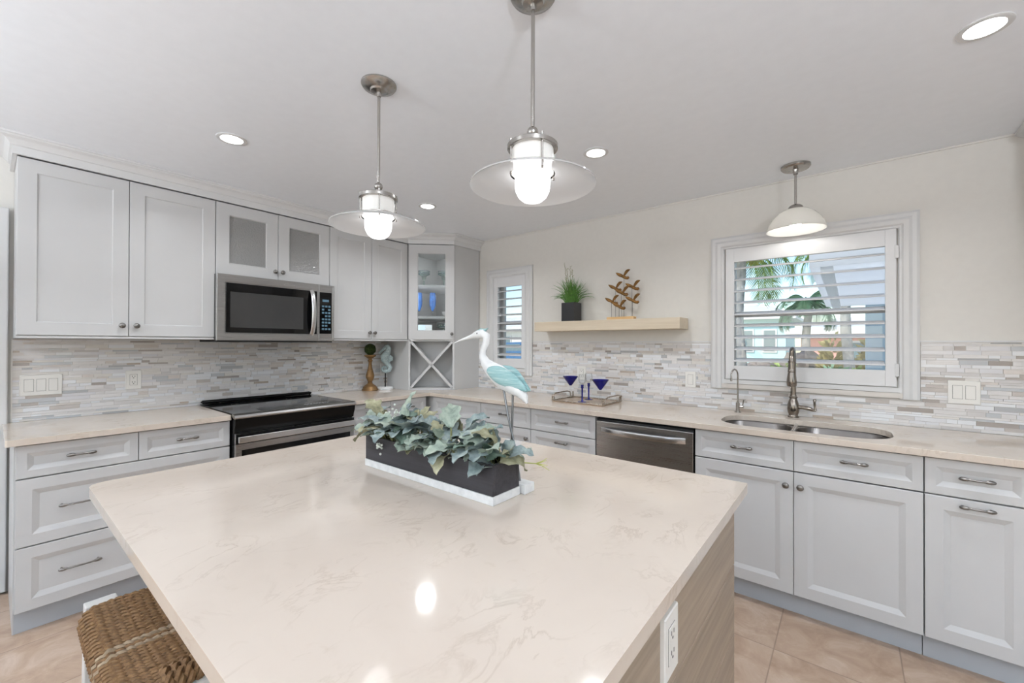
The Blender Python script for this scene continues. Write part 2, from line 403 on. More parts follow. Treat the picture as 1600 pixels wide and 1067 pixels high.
# mosaic backsplash: every tile its own colour, one mesh on each wall
PAL = [('#e9e6e4', 18, 0), ('#e2dfdd', 15, 0), ('#dfdee0', 11, 1), ('#eaebed', 14, 1), ('#e4e0da', 9, 0), ('#dcd4cd', 7, 0), ('#d5d1cf', 7, 0),
       ('#c8c0ba', 3.4, 0), ('#b8afa8', 2.0, 0), ('#a9a099', 1.4, 0), ('#bbac9e', 1.0, 0), ('#c6c8ca', 5, 1), ('#b5b5b6', 1.8, 1)]
def mosaic(fr, u0, u1, z0, z1, blocks, parent):
    mb = MB(); cols = []; rnd = random.Random(5 + int(u1 * 10)); wts = [w for _, w, _ in PAL]
    mb.cur = 2; q_ = u0
    for (p0, p1, r0, r1) in blocks + [(u1, u1, z1, z1)]:
        mb.fbox(fr, (q_, z0, .0004), (p0, z1, .0055)); cols += [(1, 1, 1, 1)] * 6
        if p1 > p0: mb.fbox(fr, (p0, z0, .0004), (p1, r0, .0055)); cols += [(1, 1, 1, 1)] * 6
        q_ = p1
    z = z0 + .001
    while z < z1 - .006:
        h = min(rnd.choice((.0115, .0115, .0165, .0165, .0225)), z1 - z - .001); u = u0 - rnd.uniform(0, .1)
        while u < u1:
            w = rnd.choice((.04, .05, .065, .08, .1, .12, .14)); a, b = max(u, u0), min(u + w - .0015, u1); u += w
            segs = [(a, b)]
            for (p, q, r0, r1) in blocks:
                if r0 < z + h and z < r1: segs = [s2 for (c, d) in segs for s2 in ((c, min(d, p)), (max(c, q), d)) if s2[1] - s2[0] > .002]
            hx, _, gl = rnd.choices(PAL, wts)[0]; c = lin(hx)
            for c0, d0 in segs:
                if d0 - c0 < .004: continue
                mb.cur = gl; k = len(mb.f); mb.fbox(fr, (c0, z, .005), (d0, z + h - .0015, .0085 + rnd.uniform(0, .0008)))
                cols += [c] * 6
        z += h
    mb2 = mb
    me_cols = cols
    o = mb2.build('mosaic_backsplash', [m_tile_stone, m_tile_glass, m_grout], parent)
    at = o.data.attributes.new('tile_colour', 'FLOAT_COLOR', 'CORNER')
    buf = []
    for p in o.data.polygons:
        for _ in p.loop_indices: buf += list(me_cols[p.index])
    at.data.foreach_set('color', buf); return o
mosaic(left_fr(-3.03), 0, 2.385, .914, 1.372, [], wall_left)
mosaic(sink_fr(0), .642, 4.75, .914, 1.366, [(.76, 1.325, 1.056, 2), (2.832, 3.87, 1.056, 2)], wall_back)
lt = MB()
for a, b in ((.642, .764), (1.322, 2.834), (3.868, 4.75)): lt.box((a, -.010, 1.366), (b, -.0005, 1.375))
lt.build('backsplash_liner', m_trim, wall_back)
MB().box((.0005, -3.036, .914), (.010, -3.030, 1.372)).build('backsplash_end_strip', m_wall, wall_left)

# ---------------------------------------------------------------- windows with shutters
def window(idx, x0, x1, ox0, ox1, lx0, lx1, label, grp, hinge_side):
    z0, z1 = 1.12, 1.99; oz0, oz1 = 1.058, 2.073
    w = structroot('window_%d' % idx, ((x0 + x1) / 2, 0, z0))
    m = MB(); cw = x0 - ox0
    prof = [(0, 0), (0, .018), (.012, .024), (.03, .022), (.045, .03), (.066, .026), (.074, .018), (.082, .018), (.0885, .012), (.0885, 0)]
    # mitred casing: left side, head, right side
    def corner(t, d, k):
        if k == 0: return (ox0 + t, -d, oz0)
        if k == 1: return (ox0 + t, -d, oz1 - t)
        if k == 2: return (ox1 - t, -d, oz1 - t)
        return (ox1 - t, -d, oz0)
    sc = (cw - .004) / .0885
    m.loft([[corner(t * sc, d + .0005, k) for t, d in prof] for k in range(4)])
    m.box((x0 - .02, -.020, z0 - .028), (x1 + .02, -.0005, z0 - .001))
    m.build('window_casing', m_trim, w, smooth=30)
    MB().box((ox0 + cw * .75, -.022, oz0 + .004), (ox1 - cw * .75, -.0005, z0 - .030)).build('window_sill', m_sill, w)
    r = MB()       # jamb lining of the reveal
    t = .006
    r.box((x0, .001, z0), (x0 + t, .149, z1)); r.box((x1 - t, .001, z0), (x1, .149, z1)); r.box((x0 + t, .001, z0), (x1 - t, .149, z0 + t)); r.box((x0 + t, .001, z1 - t), (x1 - t, .149, z1))
    r.build('window_jamb', m_trim, w)
    s = MB(); f = .035; a0, a1, c0, c1 = x0 + t, x1 - t, z0 + t, z1 - t; ya, yb = .085, .125; zm = 1.555
    s.box((a0, ya, c0), (a0 + f, yb, c1)); s.box((a1 - f, ya, c0), (a1, yb, c1)); s.box((a0 + f, ya, c0), (a1 - f, yb, c0 + f)); s.box((a0 + f, ya, c1 - f), (a1 - f, yb, c1)); s.box((a0 + f, ya, zm - .018), (a1 - f, yb, zm + .018))
    s.build('window_sash', m_trim, w, bevel=.002)
    g = MB(); g.box((a0 + f - .004, .103, c0 + f - .004), (a1 - f + .004, .106, zm - .016)); g.box((a0 + f - .004, .103, zm + .016), (a1 - f + .004, .106, c1 - f + .004))
    g.build('window_pane', m_glass, w)
    # the shutter swings on hinges: its own thing
    sh = thing('plantation_shutter', ((x0 + x1) / 2, -.01, z0 + .002), label, 'shutter', grp)
    q0, q1, p0, p1 = x0 + .003, x1 - .003, z0 + .003, z1 - .003; L0, L1, B0, B1 = lx0, lx1, 1.212, 1.897; yA, yB = -.022, .006
    m = MB(); m.box((q0, yA, p0), (L0, yB, p1)); m.box((L1, yA, p0), (q1, yB, p1)); m.box((L0, yA + .001, p0), (L1, yB, B0)); m.box((L0, yA + .001, B1), (L1, yB, p1))
    m.build('shutter_frame', m_shutter, sh, bevel=.0015)
    n = 9; pit = (B1 - B0) / n; tilt = math.radians(14)
    for k in range(n):
        zc = B0 + pit * (k + .5); lv = MB(); loop = []
        for j in range(16):
            a = 2 * PI * j / 16; uy = .0445 * math.copysign(abs(math.cos(a)) ** .8, math.cos(a)); uz = .0055 * math.sin(a)
            loop.append((uy * math.cos(tilt) - uz * math.sin(tilt) + .012, uy * math.sin(tilt) + uz * math.cos(tilt) + zc))
        lv.loft([[(x, y, z) for y, z in loop] for x in (L0 + .002, L1 - .002)])
        lv.build('louver', m_shutter, sh, smooth=40)
    hx = q1 + .006 if hinge_side > 0 else q0 - .006
    for hz in (1.215, 1.86):
        MB().box((hx - .012, -.027, hz - .035), (hx + .004, -.021, hz + .035)).build('hinge', m_trim, sh, bevel=.001)
window(1, WB[0], WB[1], 2.835, 3.867, 2.978, 3.729, 'wide white plantation shutter behind the kitchen faucet', 'white window shutters', 1)
window(2, WS[0], WS[1], .764, 1.321, .909, 1.202, 'narrow white plantation shutter between the corner cabinet and floating shelf', 'white window shutters', -1)

# ---------------------------------------------------------------- cabinet hardware and builders
def pull(fr, u, v, n, L, parent):
    m = MB(); h = L / 2
    for s in (-1, 1):
        m.tube([fr(u + s * (h - .012), v, n - .001), fr(u + s * (h - .012), v, n + .02)], .0045, 8)
        m.tube([fr(u + s * h, v, n + .020), fr(u + s * (h - .003), v, n + .0215), fr(u + s * (h - .013), v, n + .0235), fr(u + s * (h - .024), v, n + .0245), fr(u + s * (h - .030), v, n + .0245)], [.003, .0062, .0085, .0070, .0048], 10, flat=.8)
    m.tube([fr(u + (h - .026) * k / 4, v, n + .0245 + .003 * (1 - (k / 4) ** 2)) for k in range(-4, 5)], .0046, 8)
    return m.build('pull', m_pull, parent, smooth=50)
def knob(fr, u, v, n, parent):
    m = MB(); m.lathe([(.008, -.001), (.008, .002), (.005, .006), (.0048, .012), (.010, .015), (.0148, .020), (.0152, .024), (.012, .028), (.006, .0305), (.0005, .031)], fr(u, v, n), fr.N, 18)
    return m.build('knob', m_pull, parent, smooth=50)
DN0, DN1 = .6015, .622
def drawer(fr, u0, v0, u1, v1, parent, pulls, L=.102, frame=.034, bev=.021, vp=None, g=.0015):
    o = MB().panel(fr, u0 + g, v0 + g, u1 - g, v1 - g, DN0, DN1, frame, bev, .009).build('drawer', m_white, parent)
    for u in pulls: pull(fr, u, (v0 + v1) / 2 + .006 if vp is None else vp, DN1 - .009 if vp is None else DN1, L, o)
    return o
def door(fr, u0, v0, u1, v1, parent, kn=None, pl=None, n0=DN0, n1=DN1, frame=.055, bev=.022, dep=.009, g=.0015):
    o = MB().panel(fr, u0 + g, v0 + g, u1 - g, v1 - g, n0, n1, frame, bev, dep).build('door', m_white, parent)
    if kn: knob(fr, kn[0], kn[1], n1, o)
    if pl: pull(fr, pl[0], pl[1], n1, .102, o)
    return o
def base_cab(fr, w, label, top=.8835, u0=0, grp='white base cabinets'):
    c = thing('base_cabinet', fr(w / 2, 0, .3), label, 'cabinet', grp)
    MB().fbox(fr, (u0 + .0008, .112, .012), (w - .0008, top, .600)).build('body', m_white, c)
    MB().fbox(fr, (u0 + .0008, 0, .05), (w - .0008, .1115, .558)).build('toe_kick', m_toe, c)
    return c
T0, T1 = .726, .878
# left run
f = left_fr(-3.035); w = .848
c = base_cab(f, w, 'wide white drawer base cabinet left of the range')
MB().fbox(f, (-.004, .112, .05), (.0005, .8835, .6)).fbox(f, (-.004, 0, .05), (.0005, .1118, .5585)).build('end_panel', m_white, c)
drawer(f, 0, T0, .425, T1, c, [.212], .104); drawer(f, .425, T0, w, T1, c, [.637], .104)
drawer(f, 0, .412, w, .7225, c, [.21, .64], .15, .05, .024, .575); drawer(f, 0, .115, w, .4085, c, [.21, .64], .15, .05, .024, .270)
f = left_fr(-1.392); w = .73
c = base_cab(f, w, 'white base cabinet between the range and the room corner')
drawer(f, 0, T0, .36, T1, c, [.18]); drawer(f, .36, T0, w, T1, c, [.545]); door(f, 0, .115, .36, .7225, c, (.33, .66)); door(f, .36, .115, w, .7225, c, (.39, .66))
# sink run
f = sink_fr(0)
c = base_cab(f, 1.2485, 'white corner base cabinet with drawer, first unit of the sink run', u0=.03)
drawer(f, .672, T0, 1.2485, T1, c, [.982]); door(f, .672, .115, 1.2485, .7225, c, (1.215, .655))
f = sink_fr(1.25); w = .4985
c = base_cab(f, w, 'white drawer and door base cabinet behind the egret figurine')
drawer(f, 0, T0, w, T1, c, [.249]); door(f, 0, .115, w, .7225, c, (.467, .655))
f = sink_fr(1.75); w = .524
c = base_cab(f, w, 'white drawer stack directly left of the dishwasher')
drawer(f, 0, T0, w, T1, c, [.27]); drawer(f, 0, .46, w, .7225, c, [.27], .102, .04, .024, .665); drawer(f, 0, .115, w, .4565, c, [.27], .102, .04, .024, .40)
f = sink_fr(2.895); w = .925
c = base_cab(f, w, 'white sink base cabinet with two doors under the double sink', top=.62)
for a, b, p, k in ((0, .4625, .234, .431), (.4625, w, .694, .491)):
    drawer(f, a, T0, b, T1, c, [p]); door(f, a, .115, b, .7225, c, (k, .655))
f = sink_fr(3.8215); w = .305
c = base_cab(f, w, 'narrow white base cabinet with two pulls right of the sink')
drawer(f, 0, T0, w, T1, c, [.151]); door(f, 0, .115, w, .7225, c, None, (.151, .695))
f = sink_fr(4.128); w = .62
c = base_cab(f, w, 'last white base cabinet at the far right end of the counter')
drawer(f, 0, T0, w, T1, c, [.31]); door(f, 0, .115, w, .7225, c, (.04, .655))

# countertops
def slab_from(loops, z0, z1, name, label, cat, bevel=.003):
    bm = bmesh.new(); edges = []
    for lp in loops:
        vs = [bm.verts.new((x, y, z0)) for x, y in lp]
        edges += [bm.edges.new((vs[i], vs[(i + 1) % len(vs)])) for i in range(len(vs))]
    r = bmesh.ops.triangle_fill(bm, edges=edges, use_beauty=True, use_dissolve=False)
    fs = [g for g in r['geom'] if isinstance(g, bmesh.types.BMFace)]
    ex = bmesh.ops.extrude_face_region(bm, geom=fs)
    bmesh.ops.translate(bm, vec=(0, 0, z1 - z0), verts=[g for g in ex['geom'] if isinstance(g, bmesh.types.BMVert)])
    bmesh.ops.recalc_face_normals(bm, faces=bm.faces)
    me = bpy.data.meshes.new(name); 
    cx = sum(v.co.x for v in bm.verts) / len(bm.verts); cy = sum(v.co.y for v in bm.verts) / len(bm.verts)
    bmesh.ops.translate(bm, vec=(-cx, -cy, -z0), verts=bm.verts)
    bm.to_mesh(me); bm.free(); me.materials.append(m_quartz)
    o = bpy.data.objects.new(name, me); C.objects.link(o); o.location = (cx, cy, z0)
    if bevel:
        b = o.modifiers.new('bevel', 'BEVEL'); b.width = bevel; b.segments = 2; b.limit_method = 'ANGLE'; b.angle_limit = math.radians(60)
    return tag(o, label, cat)
def rrect(x0, y0, x1, y1, r, n=6, rs=None):
    rs = rs or (r, r, r, r); out = []
    for (cx, cy, a0, rr) in ((x1 - rs[0], y1 - rs[0], 0, rs[0]), (x0 + rs[1], y1 - rs[1], 90, rs[1]), (x0 + rs[2], y0 + rs[2], 180, rs[2]), (x1 - rs[3], y0 + rs[3], 270, rs[3])):
        for k in range(n + 1):
            a = math.radians(a0 + 90 * k / n); out.append((cx + rr * math.cos(a), cy + rr * math.sin(a)))
    return out
slab_from([rrect(.011, -3.066, .652, -2.187, .01, 4)], .884, .914, 'countertop', 'cream quartz countertop slab left of the range', 'countertop')
L_out = [(.011, -1.392), (.652, -1.392), (.652, -.652), (4.75, -.652), (4.75, -.011), (.011, -.011)]
slab_from([L_out, list(reversed(rrect(2.985, -.562, 3.738, -.178, .12, 8, (.13, .13, .17, .17))))], .884, .914, 'countertop', 'long cream quartz L shaped countertop running along the sink wall', 'countertop', .002)

# sink
sk = thing('kitchen_sink', (3.36, -.37, .70), 'undermount stainless double bowl sink below the wide window', 'sink')
def bowl(x0, x1, y0, y1):
    m = MB(); lo = []
    for z, i, r in ((.883, -.014, .10), (.883, 0, .10), (.875, .004, .10), (.74, .010, .095), (.712, .03, .08), (.702, .07, .06), (.700, .12, .04)):
        lo.append([(x, y, z) for x, y in rrect(x0 + i, y0 + i, x1 - i, y1 - i, max(r - max(i, 0) * .3, .02), 6)])
    m.loft(lo, False, True); return m.build('bowl', m_sink, sk, smooth=40)
bowl(2.975, 3.322, -.558, -.182); bowl(3.345, 3.742, -.565, -.182)
MB().tube([(3.334, -.56, .874), (3.334, -.37, .873), (3.334, -.18, .874)], [.022, .0135, .022], 12, flat=.6).build('divider', m_steel_bright, sk, smooth=50)
for x in (3.15, 3.545): MB().lathe([(.043, .7005), (.043, .704), (.036, .7045), (.03, .702), (.004, .702)], (x, -.37, 0), (0, 0, 1), 20).build('drain', m_steel_bright, sk, smooth=40)

# main faucet
fa = thing('kitchen_faucet', (3.31, -.075, .914), 'tall dark nickel pull down faucet behind the sink divider', 'faucet')
bx, by = 3.31, -.075
MB().lathe([(.029, .9145), (.029, .921), (.025, .925), (.024, .931), (.029, .945), (.032, .965), (.030, .99), (.024, 1.012), (.019, 1.024), (.019, 1.029), (.023, 1.032), (.023, 1.037), (.0175, 1.041), (.0165, 1.05)], (bx, by, 0), (0, 0, 1), 24).build('faucet_body', m_nickel_dark, fa, smooth=40)
arc = [(bx, by, 1.045), (bx, by, 1.15), (bx, by, 1.24)] + [(bx + .004 * (1 - math.cos(a)), by - .09 * (1 - math.cos(a)), 1.24 + .085 * math.sin(a)) for a in [PI * k / 14 for k in range(1, 15)]]
MB().tube(arc, .0145, 16).build('gooseneck', m_nickel_dark, fa, smooth=50)
hx, hy = bx + .008, by - .18
MB().lathe([(.016, 1.258), (.0185, 1.256), (.0185, 1.25), (.0165, 1.248), (.0185, 1.215), (.0185, 1.205), (.020, 1.203), (.020, 1.197), (.0185, 1.195), (.022, 1.17), (.025, 1.145), (.0255, 1.13), (.024, 1.127), (.024, 1.118), (.019, 1.114), (.002, 1.113)], (hx, hy, 0), (0, 0, 1), 24).build('spray_head', m_nickel_dark, fa, smooth=40)
MB().tube([(bx + .022, by - .002, .978), (bx + .05, by - .004, .977), (bx + .085, by - .006, .972), (bx + .095, by - .007, .966)], [.012, .0115, .0115, .008], 12).build('valve_arm', m_nickel_dark, fa, smooth=40)
MB().tube([(bx + .088, by - .007, .966), (bx + .112, by - .008, .966)], .007, 10).build('lever_hub', m_nickel_dark, fa, smooth=40)
MB().tube([(bx + .108, by - .008, .964), (bx + .106, by - .008, .985), (bx + .105, by - .008, 1.01), (bx + .105, by - .008, 1.028), (bx + .105, by - .008, 1.034)], [.0085, .0055, .0062, .0085, .004], 12).build('lever', m_nickel_dark, fa, smooth=50)
ff = thing('filter_faucet', (3.012, -.085, .914), 'slim nickel filtered water faucet left of the tall faucet', 'faucet')
x, y = 3.012, -.085
MB().lathe([(.020, .9145), (.020, .918), (.012, .921), (.012, .975), (.0075, .977), (.0075, .985)], (x, y, 0), (0, 0, 1), 18).build('faucet_base', m_nickel, ff, smooth=40)
MB().tube([(x, y, .98), (x, y, 1.06), (x, y, 1.15)] + [(x - .012 * (1 - math.cos(a)), y - .036 * (1 - math.cos(a)), 1.15 + .042 * math.sin(a)) for a in [PI * k / 10 for k in range(1, 11)]] + [(x - .024, y - .072, 1.125)], .0052, 10).build('gooseneck', m_nickel, ff, smooth=50)
MB().tube([(x - .024, y - .072, 1.13), (x - .024, y - .072, 1.118)], .0065, 10).build('spout_tip', m_nickel, ff, smooth=50)
MB().tube([(x + .01, y, .952), (x + .034, y - .002, .952)], .0085, 12).build('valve', m_nickel, ff, smooth=50)
MB().tube([(x + .027, y - .001, .955), (x + .03, y - .001, .975), (x + .034, y - .001, .997)], [.003, .0035, .0045], 8).build('lever', m_nickel, ff, smooth=50)

# ---------------------------------------------------------------- wall cabinets
def hang_cab(fr, w, z0, z1, label, depth=.325):
    c = thing('wall_cabinet', fr(w / 2, z0, depth / 2), label, 'cabinet', 'white wall cabinets')
    return c
UN0, UN1 = .3255, .345
f = left_fr(-3.03); w = .841
c = hang_cab(f, w, 1.376, 2.285, 'white two door wall cabinet above the triple switch, left of the microwave')
MB().fbox(f, (.0008, 1.3865, .002), (w - .0008, 2.285, .325)).build('body', m_white, c); MB().fbox(f, (.0008, 1.374, .012), (w - .0008, 1.3862, .340)).build('light_rail', m_white, c)
door(f, 0, 1.388, .42, 2.282, c, (.390, 1.449), None, UN0, UN1, .066, .005, .006); door(f, .42, 1.388, w, 2.282, c, (.452, 1.449), None, UN0, UN1, .066, .005, .006)
def glass_door(fr, u0, v0, u1, v1, parent, kn, mat, frame=.075, n0=UN0, n1=UN1):
    o = MB().panel(fr, u0 + .0015, v0 + .0015, u1 - .0015, v1 - .0015, n0, n1, frame, .005, .008, True).build('door', m_white, parent)
    MB().fbox(fr, (u0 + frame - .004, v0 + frame - .004, n0 + .004), (u1 - frame + .004, v1 - frame + .004, n0 + .008)).build('glass_pane', mat, o)
    knob(fr, kn[0], kn[1], n1, o); return o
f = left_fr(-2.1875); w = .7715
c = hang_cab(f, w, 1.805, 2.285, 'short wall cabinet with two obscured glass doors above the microwave')
m = MB(); t = .016
m.fbox(f, (.0008, 1.806, .002), (t, 2.285, .325)); m.fbox(f, (w - t, 1.806, .002), (w - .0008, 2.285, .325)); m.fbox(f, (t, 1.806, .002), (w - t, 1.806 + t, .325)); m.fbox(f, (t, 2.269, .002), (w - t, 2.285, .325)); m.fbox(f, (t, 1.822, .002), (w - t, 2.269, .01))
m.build('body', m_white, c)
glass_door(f, 0, 1.8065, w / 2, 2.282, c, (.360, 1.864), m_rain); glass_door(f, w / 2, 1.8065, w, 2.282, c, (.411, 1.864), m_rain)
f = left_fr(-1.415); w = .766
c = hang_cab(f, w, 1.376, 2.285, 'white two door wall cabinet over the gold candlestick, right of the microwave')
MB().fbox(f, (.0008, 1.3865, .002), (w - .0008, 2.285, .325)).build('body', m_white, c); MB().fbox(f, (.0008, 1.374, .012), (w - .0008, 1.3862, .340)).build('light_rail', m_white, c)
door(f, 0, 1.388, .378, 2.282, c, (.353, 1.443), None, UN0, UN1, .066, .005, .006); door(f, .378, 1.388, .757, 2.282, c, (.403, 1.443), None, UN0, UN1, .066, .005, .006)

# diagonal corner cabinet with glass door and wine rack below
A = Vector((.347, -.646, 0)); B = Vector((.652, -.347, 0)); U = (B - A).normalized(); N = Vector((U.y, -U.x, 0)); dw = (B - A).length
df = Fr(A, U, N)
cc = thing('corner_cabinet', (.33, -.33, .914), 'white diagonal corner cabinet with glass door over an X shaped wine rack', 'cabinet', 'white wall cabinets')
m = MB()
foot = [(.0105, -.0105), (.652, -.0105), (B.x, B.y), (A.x, A.y), (.0105, -.646)]
foot_in = [(.0205, -.0205), (.6355, -.0205), (.6355, -.3535), (.3535, -.6295), (.0205, -.6295)]
def inset_back(poly, z0, z1): m.loft([[(x, y, z0) for x, y in foot_in], [(x, y, z1) for x, y in foot_in]])
m.box((.0105, -.646, .9145), (.347, -.630, 2.285)); m.box((.636, -.347, .9145), (.652, -.0105, 2.285))     # sides
inset_back(foot, .9145, .932); inset_back(foot, 1.372, 1.392); inset_back(foot, 2.268, 2.285)
m.box((.0105, -.6298, .9146), (.020, -.0105, 2.2848)); m.box((.0202, -.020, .9146), (.6358, -.0105, 2.2848))       # backs
m.fbox(df, (0, .9145, -.018), (.018, 2.285, .001)); m.fbox(df, (dw - .018, .9145, -.018), (dw, 2.285, .001))
m.build('body', m_white, cc)
for z in (1.592, 1.887):
    s = MB(); sh_poly = [(.021, -.021), (.635, -.021), (.635, -.353), (.353, -.629), (.021, -.629)]
    s.loft([[(x, y, z) for x, y in sh_poly], [(x, y, z + .018) for x, y in sh_poly]]); s.build('shelf', m_white, cc)
glass_door(df, 0, 1.388, dw, 2.282, cc, (dw - .022, 1.442), m_glass, .082, .0015, .021)
rk = MB(); r0, r1, q0, q1 = .018, dw - .018, .932, 1.372; ln = math.hypot(r1 - r0, q1 - q0); tx = .011
for sgn in (1, -1):
    a = Vector((r0, q0 if sgn > 0 else q1)); b = Vector((r1, q1 if sgn > 0 else q0)); d = (b - a).normalized(); p = Vector((-d.y, d.x)) * tx
    a2, b2 = a + d * .006, b - d * .006
    rk.loft([[df(*(a2 + p), n), df(*(a2 - p), n), df(*(b2 - p), n), df(*(b2 + p), n)] for n in (-.15, .0)])
rk.build('wine_rack', m_white, cc)
MB().fbox(df, (.0, .9325, -.170), (dw, 1.3715, -.160)).build('rack_back', m_white, cc)
MB().lathe([(.026, 0), (.026, -.006), (.0005, -.0065)], (.40, -.33, 2.2675), (0, 0, 1), 20).build('puck_light', m_lens, cc, smooth=40)
m_fill_strip = mk_emit('hidden_fill_glow', '#f8f9fb', 36)
for u0_ in (.024, dw - .034): MB().fbox(df, (u0_, 1.40, -.012), (u0_ + .010, 2.26, -.004)).build('hidden_fill_strip', m_fill_strip, cc)  # glowing strips added out of sight behind the door stiles to brighten the interior

# crown moulding along the cabinet tops
def crown(path, name, flip=1):
    prof = [(0, 2.2855), (.016, 2.2855), (.016, 2.325), (.024, 2.328), (.028, 2.338), (.040, 2.352), (.058, 2.360), (.062, 2.366), (.070, 2.3695), (.070, ZC - .0006), (0, ZC - .0006)]
    n = len(path); P = [Vector(p) for p in path]; nr = []
    for i in range(n):
        ds = []
        if i: ds.append((P[i] - P[i - 1]).normalized())
        if i < n - 1: ds.append((P[i + 1] - P[i]).normalized())
        ns = [Vector((d.y, -d.x)) for d in ds]
        if len(ns) == 2: b = (ns[0] + ns[1]).normalized(); b = b / b.dot(ns[0])
        else: b = ns[0]
        nr.append(b)
    m = MB(); m.loft([[(P[i].x + nr[i].x * t, P[i].y + nr[i].y * t, z) for t, z in prof] for i in range(n)])
    return struct(name, m, m_trim, smooth=25)
crown([(.002, -3.03), (.345, -3.03), (.345, -.658), (.652, -.360), (.655, -.002)], 'trim_2')

# wall cabinet beyond the right edge of the picture, its crown reaches the sink wall
f = sink_fr(4.27); w = .7
c = hang_cab(f, w, 1.38, 2.285, 'white wall cabinet at the far right end of the sink wall')
MB().fbox(f, (.0008, 1.38, .002), (w, 2.285, .325)).build('body', m_white, c)
door(f, 0, 1.388, .35, 2.282, c, (.32, 1.45), None, UN0, UN1, .066, .005, .006); door(f, .35, 1.388, w, 2.282, c, (.38, 1.45), None, UN0, UN1, .066, .005, .006)
crown([(4.27, -.002), (4.27, -.345), (4.97, -.345), (4.97, -.002)], 'trim_3')

# ---------------------------------------------------------------- range
rg = thing('kitchen_range', (.33, -1.79, 0), 'black glass and stainless slide in range between the left drawers and corner', 'range')
f = left_fr(-2.1835); w = .788
MB().fbox(f, (.004, .02, .02), (w - .004, .885, .66)).build('body', m_black, rg, bevel=.003)
m = MB(); m.fbox(f, (0, .9155, .018), (w, .921, .655)); m.fbox(f, (.006, .886, .02), (w - .006, .9155, .64)); m.build('cooktop', m_blackglass, rg, bevel=.002)
m = MB()
for u, n, r in ((.21, .47, .105), (.21, .21, .075), (.58, .21, .075), (.58, .46, .09)):
    for rr in (r, r * .62):
        P = [[f(u + rr2 * math.cos(a), z, n + rr2 * math.sin(a)) for a in [2 * PI * k / 40 for k in range(40)]] for rr2, z in ((rr, .9211), (rr - .0015, .9213))]
        m.loft(P, False, False)
m.build('burner_rings', plain('burner_grey', '#4a4a4c', .3), rg)
MB().tube([f(.01, .930, .036), f(.012, .936, .036), f(w - .03, .936, .036), f(w - .02, .930, .036)], .014, 10, flat=.9).build('rear_rail', m_black, rg, smooth=50)
m = MB(); pr = [(.653, .9215), (.672, .9205), (.694, .914), (.702, .902), (.698, .893), (.682, .893), (.653, .905)]
m.loft([[f(u, v, n) for n, v in pr] for u in (-.004, w + .004)]); m.build('front_trim', m_steel, rg, smooth=30)
m = MB(); m.fbox(f, (.17, .9212, .545), (.70, .9225, .650)); m.build('touch_panel', m_black, rg, bevel=.001)
m = MB()
for k in range(9): m.fbox(f, (.46 + k * .021, .9226, .585), (.472 + k * .021, .923, .592))
for k in range(6): m.fbox(f, (.46 + k * .03, .9226, .615), (.468 + k * .03, .923, .621))
m.build('control_marks', m_glyph, rg)
m = MB(); pr = [(.66, .892), (.695, .891), (.690, .86), (.678, .83), (.672, .805), (.66, .805)]
m.loft([[f(u, v, n) for n, v in pr] for u in (.002, w - .002)]); m.build('control_fascia', m_black, rg, smooth=30)
od = MB().fbox(f, (.006, .17, .661), (w - .006, .800, .688)).build('oven_door', m_steel, rg, bevel=.003)
MB().fbox(f, (.038, .25, .6885), (w - .038, .700, .691)).build('oven_window', m_blackglass, od, bevel=.004)
m = MB(); m.fbox(f, (.012, .748, .705), (w - .012, .787, .722)); m.fbox(f, (.03, .755, .688), (.06, .78, .706)); m.fbox(f, (w - .06, .755, .688), (w - .03, .78, .706)); m.build('oven_handle', m_steel_bright, od, bevel=.004)
MB().fbox(f, (.006, .737, .6882), (w - .006, .7995, .6895)).build('handle_recess', m_black, od)
MB().fbox(f, (.006, .025, .661), (w - .006, .162, .688)).build('storage_drawer', m_steel, rg, bevel=.003)

# ---------------------------------------------------------------- microwave
mw = thing('microwave_oven', (.2, -1.80, 1.36), 'stainless over the range microwave oven hung below the glass door cabinet', 'microwave')
f = left_fr(-2.1965); w = .7905
MB().fbox(f, (.002, 1.378, .012), (w - .002, 1.8025, .372)).build('body', m_black, mw)
MB().fbox(f, (.006, 1.358, .03), (w - .006, 1.3775, .385)).build('vent_grille', m_blackmatte, mw, bevel=.004)
dm = .664
m = MB(); m.panel(f, 0, 1.3685, dm, 1.8025, .3725, .402, .046, .004, .003); md = m.build('door', m_steel, mw, bevel=0)
MB().fbox(f, (.052, 1.421, .3995), (dm - .012, 1.748, .4035)).build('door_glass', m_blackglass, md, bevel=.006)
MB().fbox(f, (.075, 1.455, .4036), (dm - .115, 1.69, .4042)).build('window_screen', plain('microwave_screen', '#3a3a3a', .12), md)
pts = []
for k in range(13):
    t = k / 12; pts.append(f(dm - .052 + .0 * t, 1.415 + .335 * t, .404 + .042 * math.sin(PI * t) ** .6))
MB().tube(pts, .0165, 12, flat=.45, ref=(0, 1, 0)).build('door_handle', m_steel_bright, md, smooth=50)
m = MB(); m.panel(f, dm + .002, 1.3685, w, 1.8025, .3725, .402, .010, .002, .002); cp = m.build('control_column', m_steel, mw)
MB().fbox(f, (dm + .008, 1.425, .3995), (w - .022, 1.745, .4035)).build('control_panel', m_blackglass, cp, bevel=.006)
m = MB()
m.fbox(f, (dm + .03, 1.672, .4036), (w - .045, 1.690, .404))
for r in range(8):
    for q in range(3):
        if (r * 3 + q) % 7 == 5: continue
        m.fbox(f, (dm + .026 + q * .025, 1.455 + r * .025, .4036), (dm + .044 + q * .025, 1.469 + r * .025, .404))
m.build('keypad', m_keypad, cp)
m = MB(); P = []
for r1 in (1.0, .82): P.append([f(dm - .235 + .020 * r1 * math.cos(a), 1.774 + .007 * r1 * math.sin(a) + .004 * math.cos(a), .4023) for a in [PI * .15 + 1.55 * PI * k / 24 for k in range(25)]])
